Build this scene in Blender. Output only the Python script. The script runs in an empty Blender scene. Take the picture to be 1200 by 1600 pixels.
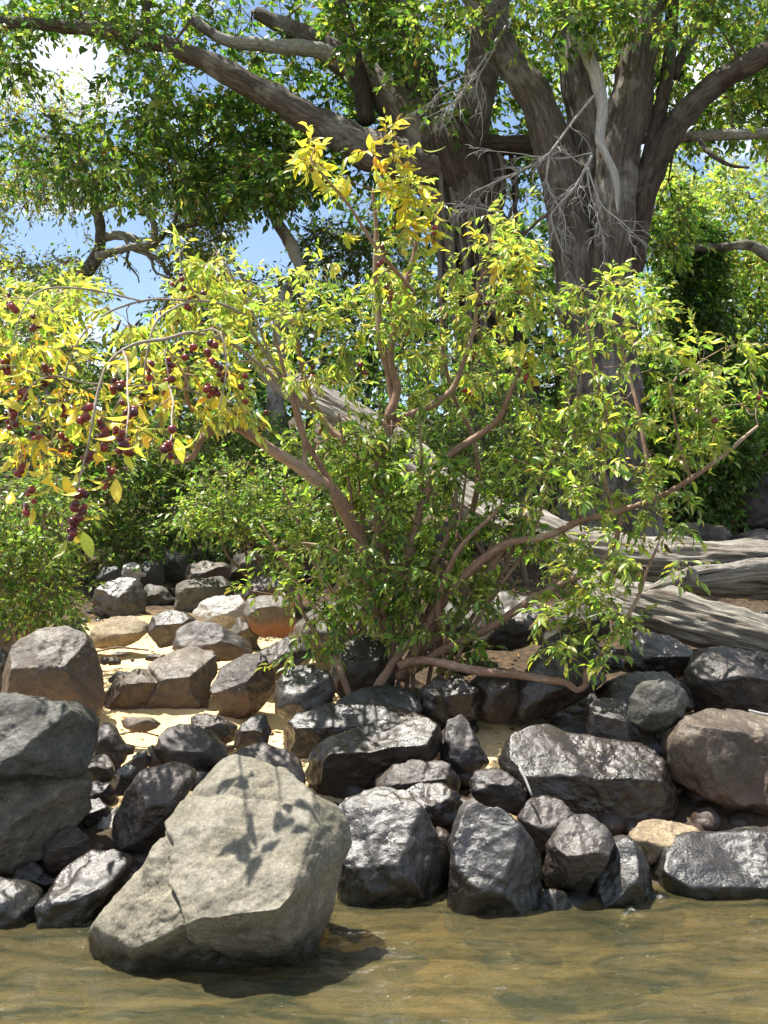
import bpy, bmesh, math, random
import numpy as np
from mathutils import Vector, Matrix

# ------------------------------------------------------------ camera, light, exposure
SC = bpy.context.scene
C = SC.collection
F = 1570.0                                  # focal length in photo pixels (1200 x 1600)
CAM_H = 1.6
PITCH = math.atan(50.0 / F)
cam = bpy.data.cameras.new('camera'); camo = bpy.data.objects.new('camera', cam); C.objects.link(camo)
camo.location = (0, 0, CAM_H); camo.rotation_euler = (math.pi/2 + PITCH, 0, 0)
cam.sensor_fit = 'VERTICAL'; cam.sensor_height = 36; cam.sensor_width = 27
cam.lens = F / 1600 * 36; cam.clip_start = .05; cam.clip_end = 2000
SC.camera = camo

SUN = Vector((-0.31, 0.11, 0.945)).normalized()      # towards the sun
sun = bpy.data.lights.new('sun', 'SUN'); suno = bpy.data.objects.new('sun', sun); C.objects.link(suno)
sun.energy = 5.0; sun.angle = math.radians(.55); sun.color = (1, .955, .87)
suno.rotation_euler = SUN.to_track_quat('Z', 'Y').to_euler()
suno.location = (-6, 4, 25)

W = bpy.data.worlds.new('World'); SC.world = W; W.use_nodes = True
nt = W.node_tree; nt.nodes.clear()
def wn(t, **k):
    n = nt.nodes.new(t)
    for a, b in k.items(): setattr(n, a, b)
    return n
sky = wn('ShaderNodeTexSky', sky_type='NISHITA', sun_disc=False)
sky.sun_elevation = math.asin(SUN.z); sky.sun_rotation = math.atan2(SUN.x, SUN.y)
sky.air_density = 1.0; sky.dust_density = .6; sky.ozone_density = .8
bg = wn('ShaderNodeBackground'); bg.inputs['Strength'].default_value = .082
out = wn('ShaderNodeOutputWorld')
tc = wn('ShaderNodeTexCoord'); mp = wn('ShaderNodeMapping'); mp.inputs['Scale'].default_value = (1, 1, 2.2)
mp.inputs['Location'].default_value = (.35, .1, .2)
nz = wn('ShaderNodeTexNoise'); nz.inputs['Scale'].default_value = 3.2; nz.inputs['Detail'].default_value = 8
nz.inputs['Roughness'].default_value = .58
rp = wn('ShaderNodeValToRGB'); rp.color_ramp.elements[0].position = .50; rp.color_ramp.elements[1].position = .66
mx = wn('ShaderNodeMix', data_type='RGBA'); mx.inputs['B'].default_value = (10.5, 10.6, 10.9, 1)
L = nt.links.new
L(tc.outputs['Generated'], mp.inputs[0]); L(mp.outputs[0], nz.inputs['Vector']); L(nz.outputs['Fac'], rp.inputs[0])
L(rp.outputs[0], mx.inputs['Factor']); L(sky.outputs[0], mx.inputs['A']); L(mx.outputs['Result'], bg.inputs[0]); L(bg.outputs[0], out.inputs[0])

SC.view_settings.view_transform = 'Standard'; SC.view_settings.look = 'None'
SC.view_settings.exposure = 1.32; SC.view_settings.gamma = 1; SC.view_settings.use_curve_mapping = False
SC.render.engine = 'CYCLES'
SC.cycles.max_bounces = 7; SC.cycles.diffuse_bounces = 3; SC.cycles.glossy_bounces = 3
SC.cycles.transmission_bounces = 4; SC.cycles.transparent_max_bounces = 8
SC.cycles.use_denoising = True; SC.cycles.sample_clamp_indirect = 6

# ------------------------------------------------------------ helpers
RNG = np.random.default_rng(11)
cp, sp = math.cos(PITCH), math.sin(PITCH)
def at(px, py, Y):
    """point of the place seen at photo pixel px, py, at distance Y along the ground"""
    rx = (px - 600) / F; rz = (800 - py) / F
    dy = cp - rz * sp; dz = sp + rz * cp
    k = Y / dy
    return np.array((rx * k, Y, CAM_H + dz * k))
GY = [-400, -40, 2.5, 3.8, 4.3, 4.7, 5.0, 5.5, 6, 6.8, 8, 9, 11, 13, 16, 30, 60, 120, 900]
GZ = [-3, -1.6, -.9, -.42, -.2, .02, .2, .40, .52, .64, .80, .95, 1.25, 1.65, 2.1, 4.8, 9, 10, 10]
def hash3(ix, iy, iz, seed):
    h = (ix.astype(np.int64) * 374761393 + iy.astype(np.int64) * 668265263 + iz.astype(np.int64) * 2147483647 + seed * 974711) & 0xffffffff
    h = ((h ^ (h >> 13)) * 1274126177) & 0xffffffff
    h = ((h ^ (h >> 16)) * 2246822519) & 0xffffffff
    h = h ^ (h >> 15)
    return (h & 0xffffff) / float(0xffffff) * 2 - 1
def vnoise(P, seed=0):
    P = np.asarray(P, float); i = np.floor(P).astype(np.int64); f = P - i; u = f * f * f * (f * (f * 6 - 15) + 10)
    r = 0
    for dx in (0, 1):
        wx = u[:, 0] if dx else 1 - u[:, 0]
        for dy in (0, 1):
            wy = u[:, 1] if dy else 1 - u[:, 1]
            for dz in (0, 1):
                wz = u[:, 2] if dz else 1 - u[:, 2]
                r = r + wx * wy * wz * hash3(i[:, 0] + dx, i[:, 1] + dy, i[:, 2] + dz, seed)
    return r
def fbm(P, oct=4, seed=0, gain=.5):
    r = 0; a = 1.; P = np.asarray(P, float)
    for o in range(oct):
        r = r + a * vnoise(P * 2.03 ** o + 17.3 * o, seed + o); a *= gain
    return r
def gz(x, y):
    return float(np.interp(y, GY, GZ))
def norm(v): return v / np.maximum(np.linalg.norm(v, axis=-1, keepdims=True), 1e-9)

def raw_mesh(name, V, faces, mats, col=None, smooth=True, tcv=None):
    """faces: list of index arrays (n,3) and/or (n,4)"""
    me = bpy.data.meshes.new(name); V = np.asarray(V, np.float32)
    fs = [np.asarray(f, np.int32) for f in faces if len(f)]
    me.vertices.add(len(V)); me.vertices.foreach_set('co', V.ravel())
    tot = np.concatenate([np.full(len(f), f.shape[1], np.int32) for f in fs]); idx = np.concatenate([f.ravel() for f in fs])
    me.loops.add(len(idx)); me.loops.foreach_set('vertex_index', idx)
    me.polygons.add(len(tot)); me.polygons.foreach_set('loop_start', np.concatenate([[0], np.cumsum(tot)[:-1]]).astype(np.int32))
    try: me.polygons.foreach_set('loop_total', tot)
    except Exception: pass
    if smooth: me.polygons.foreach_set('use_smooth', np.ones(len(tot), bool))
    if col is not None:
        a = me.color_attributes.new('Col', 'FLOAT_COLOR', 'POINT'); c = np.ones((len(V), 4), np.float32); c[:, :3] = col
        a.data.foreach_set('color', c.ravel())
    if tcv is not None:
        a = me.attributes.new('tubeco', 'FLOAT_VECTOR', 'POINT'); a.data.foreach_set('vector', np.asarray(tcv, np.float32).ravel())
    for m in (mats if isinstance(mats, (list, tuple)) else [mats]): me.materials.append(m)
    me.update(calc_edges=True); me.validate()
    return me
def link(name, me, parent=None, loc=None):
    o = bpy.data.objects.new(name, me); C.objects.link(o)
    if loc is not None: o.location = loc
    if parent is not None:
        o.parent = parent
        if me is not None and loc is None: o.matrix_parent_inverse = Matrix.Translation(-Vector(parent.location))
    return o
def tag(o, label=None, cat=None, group=None, kind=None):
    if label: o['label'] = label
    if cat: o['category'] = cat
    if group: o['group'] = group
    if kind: o['kind'] = kind
    return o
def thing(name, loc, label, cat, group=None):
    o = bpy.data.objects.new(name, None); C.objects.link(o); o.location = loc; o.empty_display_size = .1
    return tag(o, label, cat, group)

# ------------------------------------------------------------ materials
class MT:
    def __init__(s, name):
        s.m = bpy.data.materials.new(name); s.m.use_nodes = True; s.t = s.m.node_tree; s.t.nodes.clear()
        s.out = s.n('ShaderNodeOutputMaterial')
    def n(s, t, **k):
        x = s.t.nodes.new(t)
        for a, b in k.items(): setattr(x, a, b)
        return x
    def l(s, a, b): s.t.links.new(a, b)
    def val(s, sock, v):
        if isinstance(v, bpy.types.NodeSocket): s.l(v, sock)
        elif isinstance(v, (tuple, list)) and len(v) == 3 and sock.type == 'RGBA': sock.default_value = (*v, 1)
        else: sock.default_value = v
    def noise(s, vec, scale, detail=5, rough=.55, out='Fac', dist=0):
        x = s.n('ShaderNodeTexNoise'); s.l(vec, x.inputs['Vector']); x.inputs['Scale'].default_value = scale
        x.inputs['Detail'].default_value = detail; x.inputs['Roughness'].default_value = rough; x.inputs['Distortion'].default_value = dist
        return x.outputs[out]
    def ramp(s, f, a, b, c0=(0, 0, 0), c1=(1, 1, 1)):
        x = s.n('ShaderNodeValToRGB'); s.l(f, x.inputs[0]); e = x.color_ramp.elements
        e[0].position = a; e[1].position = b; e[0].color = (*c0, 1); e[1].color = (*c1, 1); return x.outputs[0]
    def mix(s, f, a, b, blend='MIX'):
        x = s.n('ShaderNodeMix', data_type='RGBA', blend_type=blend)
        s.val(x.inputs['Factor'], f); s.val(x.inputs['A'], a); s.val(x.inputs['B'], b); return x.outputs['Result']
    def math(s, op, a, b=0., clamp=False):
        x = s.n('ShaderNodeMath', operation=op, use_clamp=clamp); s.val(x.inputs[0], a); s.val(x.inputs[1], b); return x.outputs[0]
    def bump(s, h, strength, dist, nrm=None):
        x = s.n('ShaderNodeBump'); s.l(h, x.inputs['Height']); x.inputs['Strength'].default_value = strength
        x.inputs['Distance'].default_value = dist
        if nrm is not None: s.l(nrm, x.inputs['Normal'])
        return x.outputs[0]
    def geo(s, w='Position'): return s.n('ShaderNodeNewGeometry').outputs[w]
    def principled(s, col, rough, spec=.5, nrm=None):
        x = s.n('ShaderNodeBsdfPrincipled'); s.val(x.inputs['Base Color'], col); s.val(x.inputs['Roughness'], rough)
        s.val(x.inputs['Specular IOR Level'], spec)
        if nrm is not None: s.l(nrm, x.inputs['Normal'])
        return x
    def done(s, sh): s.l(sh, s.out.inputs[0]); return s.m

def rock_mat(name, c0, c1, c2, rough0, rough1, spec=.5, low_tint=(.30, .13, .05), low_amt=0., mica=0., patina=0., wet=True, vn=1.):
    """weathered stone: blotches, crystals, orange-brown tone low on the stone, wet dark band at the waterline"""
    M = MT(name); oi = M.n('ShaderNodeObjectInfo'); tcn = M.n('ShaderNodeTexCoord')
    vec = M.n('ShaderNodeVectorMath', operation='ADD'); M.l(M.geo(), vec.inputs[0])
    cmb = M.n('ShaderNodeCombineXYZ'); rr = M.math('MULTIPLY', oi.outputs['Random'], 37.); M.l(rr, cmb.inputs[0]); M.l(rr, cmb.inputs[2])
    M.l(cmb.outputs[0], vec.inputs[1]); P = vec.outputs[0]
    big = M.noise(P, 3.2, 6, .6, dist=.3); mid = M.noise(P, 14, 6, .62); fin = M.noise(P, 95, 3, .6)
    c = M.mix(M.ramp(big, .38, .64), c0, c1)
    c = M.mix(M.math('MULTIPLY', M.ramp(mid, .45, .72), .7), c, c2)
    c = M.mix(.45, c, M.ramp(fin, .32, .68, (.25,)*3, (1.55, 1.5, 1.42)), 'MULTIPLY')
    c = M.mix(.5, c, M.ramp(M.noise(P, 32, 6, .75), .36, .64, (.45,)*3, (1.5, 1.47, 1.42)), 'MULTIPLY')
    c = M.mix(1., c, M.ramp(oi.outputs['Random'], 0, 1, (.72, .73, .76), (1.28, 1.18, 1.04)), 'MULTIPLY')
    # dusty lichen blotches
    li = M.ramp(M.noise(P, 7.5, 8, .7, dist=.6), .60, .70); c = M.mix(M.math('MULTIPLY', li, .38), c, (.22, .21, .17))
    if low_amt:
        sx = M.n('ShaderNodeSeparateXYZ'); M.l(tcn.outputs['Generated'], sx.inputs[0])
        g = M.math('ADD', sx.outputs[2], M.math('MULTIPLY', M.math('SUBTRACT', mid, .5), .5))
        st = M.ramp(g, .30, .52, (1, 1, 1), (0, 0, 0)); c = M.mix(M.math('MULTIPLY', st, low_amt), c, low_tint)  # colour turns orange-brown towards the bottom of the stone
    rough = M.ramp(M.noise(P, 5, 7, .7, dist=.5), .44, .58, (rough0,)*3, (rough1,)*3)
    if wet:
        sp_ = M.n('ShaderNodeSeparateXYZ'); M.l(M.geo(), sp_.inputs[0])
        w = M.math('ADD', sp_.outputs[2], M.math('MULTIPLY', M.math('SUBTRACT', big, .5), -.30))
        wf = M.ramp(w, .05, .15, (1, 1, 1), (0, 0, 0))
        c = M.mix(M.math('MULTIPLY', wf, .85), c, (.010, .011, .008)); rough = M.mix(wf, rough, (.16,)*3)
    vor = M.n('ShaderNodeTexVoronoi'); M.l(P, vor.inputs['Vector']); vor.inputs['Scale'].default_value = 38
    pit = M.ramp(vor.outputs['Distance'], 0, .35)
    b = M.bump(mid, .38*vn, .026); b = M.bump(pit, .25*vn, .006, b); b = M.bump(M.noise(P, 48, 6, .72), .55*vn, .008, b)
    b = M.bump(fin, .5*vn, .003, b)
    p = M.principled(c, rough, spec, b)
    if patina: p.inputs['Coat Weight'].default_value = patina; p.inputs['Coat Roughness'].default_value = .3; M.l(b, p.inputs['Coat Normal'])
    return M.done(p.outputs[0])
RM = dict(
 grey=rock_mat('grey_stone', (.128,.124,.097), (.195,.185,.146), (.098,.096,.078), .55, .85, .35, vn=.75),
 side=rock_mat('slate_grey_stone', (.062,.059,.049), (.115,.109,.090), (.045,.043,.037), .5, .8, .4),
 patina=rock_mat('dark_shiny_stone', (.013,.010,.009), (.036,.028,.023), (.021,.018,.017), .19, .42, .65, vn=1., low_amt=.25, low_tint=(.05,.032,.022), patina=.15),
 bluish=rock_mat('blue_grey_shiny_stone', (.024,.023,.023), (.070,.062,.054), (.017,.017,.019), .21, .48, .62, vn=1., patina=.15),
 mauve=rock_mat('mauve_grey_stone', (.036,.029,.026), (.085,.070,.060), (.024,.020,.018), .27, .55, .55),
 brown=rock_mat('brown_stone', (.050,.040,.032), (.105,.084,.064), (.032,.026,.021), .42, .7, .5, low_amt=.55, low_tint=(.095,.050,.027)),
 dbrown=rock_mat('dark_brown_stone', (.034,.028,.025), (.065,.053,.044), (.022,.019,.018), .28, .55, .5, low_amt=.5, low_tint=(.07,.04,.025)),
 tan=rock_mat('tan_stone', (.20,.165,.115), (.28,.235,.165), (.13,.105,.075), .65, .85, .3),
 pale=rock_mat('pale_grey_stone', (.26,.255,.25), (.36,.35,.34), (.2,.195,.19), .4, .6, .5, wet=False),
 orange_low=rock_mat('orange_low_stone', (.12,.105,.09), (.17,.15,.125), (.09,.075,.06), .45, .7, .4, low_amt=.9, low_tint=(.20,.075,.028)),
)

# ground: sand, pebbly soil and leaf litter, muddy river bed
def ground_mat():
    M = MT('river_bank_ground'); P = M.geo(); s = M.n('ShaderNodeSeparateXYZ'); M.l(P, s.inputs[0])
    n1 = M.noise(P, 2.2, 5, .6); n2 = M.noise(P, 24, 5, .65); n3 = M.noise(P, 160, 2, .5)
    sand = M.mix(M.ramp(n1, .35, .65), (.60, .425, .21), (.70, .52, .29)); sand = M.mix(.35, sand, M.ramp(n3, .3, .7, (.6,)*3, (1.3,)*3), 'MULTIPLY')
    soil = M.mix(M.ramp(n2, .4, .65), (.030, .022, .014), (.10, .065, .035)); 
    bed = M.mix(M.ramp(M.noise(P, 1.9, 6, .65, dist=.6), .40, .62), (.055, .050, .022), (.20, .160, .065))
    bed = M.mix(M.ramp(n2, .45, .7), bed, (.12, .085, .035))
    yy = M.math('ADD', s.outputs[1], M.math('MULTIPLY', M.math('SUBTRACT', n1, .5), 1.6))
    xr = M.ramp(M.math('ADD', M.math('MULTIPLY', s.outputs[0], .25), M.math('MULTIPLY', n1, .1)), -.02+.0, .04)
    cr = M.math('MULTIPLY', M.math('ADD', s.outputs[0], -.68), M.math('ADD', s.outputs[0], -.68)); gap = M.math('ADD', M.math('MULTIPLY', cr, 10.), M.math('MULTIPLY', M.math('MULTIPLY', M.math('ADD', s.outputs[1], -5.6), M.math('ADD', s.outputs[1], -5.6)), 3.))
    gp = M.ramp(gap, .5, .9, (1,1,1), (0,0,0)); xr = M.math('MULTIPLY', xr, M.math('SUBTRACT', 1., gp))
    far = M.math('MAXIMUM', xr, M.ramp(M.math('MULTIPLY', yy, .1), .83, .90)); c = M.mix(far, sand, soil)
    near = M.ramp(M.math('MULTIPLY', M.math('ADD', s.outputs[1], M.math('MULTIPLY', M.math('SUBTRACT', n2, .5), .5)), .1), .50, .535, (1,1,1), (0,0,0)); c = M.mix(near, c, (.075, .055, .035))
    wt = M.ramp(M.math('ADD', s.outputs[2], .5), .42, .50, (1,1,1), (0,0,0)); c = M.mix(wt, c, bed)
    b = M.bump(n2, .6, .03); b = M.bump(n3, .4, .004, b)
    return M.done(M.principled(c, .9, .2, b).outputs[0])
def axis(lo, hi, dense_lo, dense_hi, step, grow=1.18):
    a = list(np.arange(dense_lo, dense_hi + 1e-6, step)); s = step; x = dense_lo
    while x > lo: s *= grow; x -= s; a.insert(0, max(x, lo))
    s = step; x = a[-1]
    while x < hi: s *= grow; x += s; a.append(min(x, hi))
    return np.array(a)
def sheet(name, X, Y, zf, mat):
    gx, gy = np.meshgrid(X, Y); V = np.stack([gx.ravel(), gy.ravel(), np.zeros(gx.size)], 1); V[:, 2] = zf(V)
    n = len(X); i = np.arange((len(Y)-1) * (n-1)); r, c = i // (n-1), i % (n-1); a = r*n + c
    me = raw_mesh(name, V, [np.stack([a, a+1, a+n+1, a+n], 1)], mat); return link(name, me)
def ground_z(V):
    z = np.interp(V[:, 1], GY, GZ)
    m = np.clip((V[:, 1] - 4.0) / 2, 0, 1)
    z = z + (.035 * fbm(V * np.array([1.6, 1.6, 0]), 3, 3)) * (.4 + m) + .012 * fbm(V * np.array([9, 9, 0]), 2, 5) * (V[:, 1] > -5) * (V[:, 1] < 20)
    z = z + np.where(V[:, 1] > 14, .5 * fbm(V * np.array([.15, .15, 0]), 3, 9) * np.clip((V[:, 1]-14)/10, 0, 1), 0)
    return z
tag(sheet('ground', axis(-400, 400, -4.5, 4.5, .065), axis(-400, 700, 2.6, 12, .06), ground_z, ground_mat()), 'sandy river bank rising from the shallow bed to the forest floor', kind='structure')

def water_mat():
    M = MT('tea_brown_water'); P = M.geo()
    mp = M.n('ShaderNodeMapping'); M.l(P, mp.inputs[0]); mp.inputs['Scale'].default_value = (1, 3.0, 1)
    n1 = M.noise(mp.outputs[0], 4.5, 4, .6, dist=.9); n2 = M.noise(mp.outputs[0], 16, 4, .6, dist=.5)
    b = M.bump(n1, 1., .065); b = M.bump(n2, 1., .013, b)
    fr = M.n('ShaderNodeFresnel'); fr.inputs[0].default_value = 1.33; M.l(b, fr.inputs[1])
    tr = M.n('ShaderNodeBsdfTransparent'); tr.inputs[0].default_value = (.93, .80, .52, 1)
    murk = M.n('ShaderNodeBsdfDiffuse'); mc = M.mix(M.ramp(M.noise(mp.outputs[0], 1.6, 5, .65, dist=1.2), .40, .60), (.050, .054, .028), (.145, .115, .048)); M.l(mc, murk.inputs[0])
    s = M.n('ShaderNodeSeparateXYZ'); M.l(P, s.inputs[0])
    dep = M.ramp(M.math('MULTIPLY', s.outputs[1], .1), .25, .43, (.74,)*3, (.42,)*3)
    m1 = M.n('ShaderNodeMixShader'); M.l(dep, m1.inputs[0]); M.l(tr.outputs[0], m1.inputs[1]); M.l(murk.outputs[0], m1.inputs[2])
    gl = M.n('ShaderNodeBsdfGlossy'); gl.inputs['Roughness'].default_value = .03; M.l(b, gl.inputs['Normal'])
    m2 = M.n('ShaderNodeMixShader'); M.l(fr.outputs[0], m2.inputs[0]); M.l(m1.outputs[0], m2.inputs[1]); M.l(gl.outputs[0], m2.inputs[2])
    return M.done(m2.outputs[0])
def water_z(V):
    k = (np.abs(V[:, 0]) < 6) & (np.abs(V[:, 1] - 3) < 6)
    z = .014 * fbm(V * np.array([1.8, 7.0, 0]), 3, 21) + .006 * fbm(V * np.array([9, 20, 0]), 2, 31)
    return z * k
tag(sheet('river_water', axis(-400, 400, -2.2, 2.2, .020), axis(-400, 5.3, 2.9, 5.3, .014), water_z, water_mat()), 'tea brown shallow river water with small ripples', kind='structure')
# ------------------------------------------------------------ rocks
_ico = {}
def ico(lv):
    if lv not in _ico:
        bm = bmesh.new(); bmesh.ops.create_icosphere(bm, subdivisions=lv, radius=1)
        V = np.array([v.co[:] for v in bm.verts]); Fc = np.array([[v.index for v in f.verts] for f in bm.faces]); bm.free(); _ico[lv] = (V, Fc)
    return _ico[lv]
def radial(poly, n=180, sm=2):
    poly = np.array(poly, float); c = poly.mean(0)
    x, y = poly[:, 0], poly[:, 1]; x1, y1 = np.roll(x, -1), np.roll(y, -1); cr = x*y1 - x1*y; A = cr.sum()/2
    c = np.array([((x+x1)*cr).sum(), ((y+y1)*cr).sum()]) / (6*A)
    r = np.zeros(n)
    for i in range(n):
        t = -math.pi + 2*math.pi*i/n; d = np.array([math.cos(t), math.sin(t)]); best = 0
        for k in range(len(poly)):
            a = poly[k] - c; e = np.roll(poly, -1, 0)[k] - poly[k]; den = d[0]*e[1] - d[1]*e[0]
            if abs(den) < 1e-12: continue
            s = (a[0]*e[1] - a[1]*e[0]) / den; u = (a[0]*d[1] - a[1]*d[0]) / den
            if s > 0 and -1e-6 <= u <= 1+1e-6: best = max(best, s)
        r[i] = best
    for _ in range(sm): r = (np.roll(r, 1) + 2*r + np.roll(r, -1)) / 4
    return c, r, abs(A)
def soft_cut(V, n, d, k):
    n = np.array(n, float); n /= np.linalg.norm(n); e = (V @ n - d) / k
    s = np.where(e > 20, e, np.log1p(np.exp(np.clip(e, -40, 20))))
    return V - np.outer(s * k, n)
ROCKS = {}
def build_rock(poly, Y, lv, thick, facets, amp, seed, carve=None, dip=0.):
    P3 = np.array([at(x, y, Y) for x, y in poly]); c, r, A = radial(P3[:, [0, 2]]); n = len(r)
    S = math.sqrt(A / math.pi); T = S * thick; rs = random.Random(seed); U, Fc = ico(lv)
    th = np.arctan2(U[:, 2], U[:, 0]); q = (th + math.pi) / (2*math.pi) * n
    rad = np.interp(q, np.arange(n+1), np.append(r, r[0])); rho = np.sqrt(U[:, 0]**2 + U[:, 2]**2)
    rr = np.power(np.clip(rho, 0, 1), .82); V = np.stack([np.cos(th)*rad*rr, np.sign(U[:, 1])*np.abs(U[:, 1])**.9*T, np.sin(th)*rad*rr], 1)
    V += (norm(V) * (fbm(V / S * 1.3 + seed*3.1, 2, seed) * .10 * S)[:, None])
    if facets is None:
        facets = [(rs.uniform(-.35, .1), -.5, .85, rs.uniform(.56, .68)), (rs.uniform(-.2, .5), -1, rs.uniform(-.5, -.1), rs.uniform(.58, .70))]
        facets += [(.9, -.6, rs.uniform(-.2, .3), .78), (-.9, -.5, rs.uniform(-.1, .3), .8)]
    for f in list(facets) + [(rs.uniform(-1, 1), rs.uniform(-.8, 1), rs.uniform(-1, 1), rs.uniform(.80, .93)) for _ in range(11)]:
        nn = np.array(f[:3]); nn = nn / np.linalg.norm(nn); d = (V @ nn).max() * f[3]; V = soft_cut(V, nn, d, S * .009)
    # bring the outline back after the cuts
    th = np.arctan2(V[:, 2], V[:, 0]); q = ((th + math.pi) / (2*math.pi) * 90).astype(int) % 90; R = np.hypot(V[:, 0], V[:, 2])
    mxr = np.zeros(90); np.maximum.at(mxr, q, R); tgt = np.interp(np.arange(90)*2+1, np.arange(n), r); ratio = tgt / np.maximum(mxr, 1e-6)
    for _ in range(2): ratio = (np.roll(ratio, 1) + 2*ratio + np.roll(ratio, -1)) / 4
    qq = (th + math.pi) / (2*math.pi) * 90 - .5; k = np.interp(qq, np.arange(-1, 91), np.concatenate([[ratio[-1]], ratio, [ratio[0]]]))
    k = 1 + (np.clip(k, .7, 1.6) - 1); V[:, 0] *= k; V[:, 2] *= k
    cen = np.array([c[0], Y, c[1]]); Wd = V + cen
    N = norm(V / np.array([1, max(thick, .5), 1]))
    h = amp * S * (.045 * fbm(Wd * (2.2 / S), 3, seed+5) - .045 * np.abs(fbm(Wd * (2.6 / S), 3, seed+9, .6)) ) + (.0055 * fbm(Wd * 20, 4, seed+3, .6) * min(1, S / .15))
    Wd = Wd + N * h[:, None]
    if carve is not None: Wd = carve(Wd, N)
    return Wd, Fc, cen, S
def seg_dist(P, line):
    """distance and side of 2-D points to a polyline"""
    best = np.full(len(P), 1e9); side = np.zeros(len(P)); line = np.array(line, float)
    for a, b in zip(line[:-1], line[1:]):
        e = b - a; t = np.clip(((P - a) @ e) / (e @ e), 0, 1); q = a + t[:, None] * e; d = np.hypot(*(P - q).T)
        s = e[0]*(P[:, 1]-a[1]) - e[1]*(P[:, 0]-a[0]); m = d < best; best[m] = d[m]; side[m] = s[m]
    return best, np.sign(side)
def to_px(V):
    X = V[:, 0]; Yc = V[:, 1]; Z = V[:, 2] - CAM_H; fw = Yc*cp + Z*sp; up = -Yc*sp + Z*cp
    return np.stack([600 + F*X/fw, 800 - F*up/fw], 1)
_n = [0]
def rock(poly, Y, mat, label, name='rock', lv=None, thick=.85, facets=None, amp=1., carve=None, cat='rock', group=None):
    _n[0] += 1; poly = [tuple(p) for p in poly]; w = max(p[0] for p in poly) - min(p[0] for p in poly)
    lv = lv or (6 if w > 190 else 5 if w > 60 else 4)
    V, Fc, cen, S = build_rock(poly, Y, lv, thick, facets, amp, _n[0]*7, carve)
    o = link(name, raw_mesh(name, V - cen, [Fc], RM[mat]), None, cen.tolist())
    return tag(o, label, cat, group)

def cracks(lines, depth, width, steps=()):
    def f(V, N):
        P = to_px(V); front = np.clip((-N[:, 1] + N[:, 2] + .2) * 2, 0, 1); wob = 6*fbm(V*9, 2, 77); P = P + wob[:, None]
        h = np.zeros(len(V))
        for l in lines: d, s = seg_dist(P, l); h -= depth * np.exp(-(d/width)**2)
        for l, dz, reach in steps:
            d, s = seg_dist(P, l); h -= np.where(s > 0, dz * np.exp(-d/reach) * np.clip(d/3, 0, 1), 0)
        return V + N * (h * front)[:, None]
    return f
B = lambda *a: list(zip(a[0::2], a[1::2]))
# the big pale boulder standing in the water
rock(B(122,1580, 127,1510, 150,1440, 165,1405, 215,1340, 240,1300, 272,1262, 298,1228, 335,1206, 378,1200, 430,1212, 482,1240, 530,1262, 552,1295, 548,1340, 532,1400, 522,1450, 495,1490, 470,1530, 430,1580, 330,1610, 190,1610, 120,1600), 4.02, 'grey',
     'huge pale grey boulder with a long crack, standing in the water', 'boulder', 7, .85,
     [(-.10,-.62,.78,.56), (.1,-1,-.75,.52), (.95,-.5,-.35,.80), (-.7,-.9,-.5,.74), (-.1,-.25,1,.86)], .55,
     cracks([B(262,1340,258,1380,275,1410,285,1440,287,1470,310,1487,345,1495), B(252,1285,268,1320,262,1340), B(300,1240,340,1232,400,1245,480,1256), B(400,1187+40,430,1225)], .034, 3.0,
            [(B(250,1285,268,1320,262,1340,258,1380,275,1410,285,1440,287,1470,310,1487,345,1495), .045, 55)]))
rock(B(-120,1090, 0,1086, 60,1090, 120,1103, 150,1125, 149,1170, 138,1214, 60,1209, 0,1207, -120,1207), 4.75, 'side', 'slate grey block resting on another at the left edge, its flat top sunlit', 'boulder', 6, .9,
     [(-.1,-1,.95,.40), (.85,-1,-.15,.60), (0,-.2,1,.84)], .5)
rock(B(-120,1203, 0,1204, 60,1206, 138,1211, 133,1280, 100,1322, 50,1352, 15,1370, -60,1378, -120,1370), 4.75, 'side', 'slate grey block with rounded foot, under the flat-topped block at the left edge', 'boulder', 6, .9,
     [(-.1,-1,.85,.40), (.85,-1,-.2,.56), (0,-1,-.4,.6)], .5)
rock(B(-60,1375, 0,1371, 40,1376, 62,1400, 66,1440, 62,1475, 40,1520, -60,1520), 4.4, 'bluish', 'dark rounded rock at the water in the bottom left corner', facets=[(-.1,-.4,1,.8),(.1,-1,-.1,.8)])
rock(B(62,1445, 66,1400, 90,1362, 130,1336, 180,1332, 210,1345, 195,1380, 170,1412, 150,1450, 135,1500, 100,1525, 68,1500), 4.42, 'patina', 'dark wet rock with sun on its top, left of the huge pale boulder', facets=[(-.05,-.5,.9,.62),(.1,-1,-.15,.72),(.5,-1,0,.8)], thick=1)
rock(B(20,1372, 28,1356, 48,1350, 66,1357, 76,1375, 68,1402, 45,1395), 4.62, 'mauve', 'small pinkish grey stone wedged behind the dark corner rock', 'stone')
rock(B(65,1352, 68,1320, 86,1298, 115,1295, 138,1305, 149,1332, 130,1342, 100,1360, 75,1372), 4.72, 'dbrown', 'small cleft stone between the split slate blocks and the huge pale boulder', 'stone', facets=[(-.1,-.5,.9,.6),(.2,-1,-.3,.6),(-.9,-.5,.1,.8)])
rock(B(143,1304, 158,1287, 183,1258, 188,1300, 175,1315, 155,1314), 5.0, 'pale', 'small bright pale wedge stone in the dark gap', 'stone', facets=[(0,-.9,.6,.6)])
rock(B(128,1292, 133,1256, 152,1248, 174,1260, 170,1282, 150,1300), 5.0, 'patina', 'little shiny stone just above the bright pale wedge', 'stone')
rock(B(172,1315, 177,1277, 194,1236, 220,1202, 258,1193, 300,1202, 306,1222, 290,1252, 270,1275, 245,1310, 222,1345, 192,1340), 4.85, 'mauve', 'tall mauve rock leaning behind the huge pale boulder, twig shadows on it', lv=6, facets=[(.1,-.7,.75,.62),(-.75,-.9,.2,.62),(.2,-1,-.2,.8)])
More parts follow.
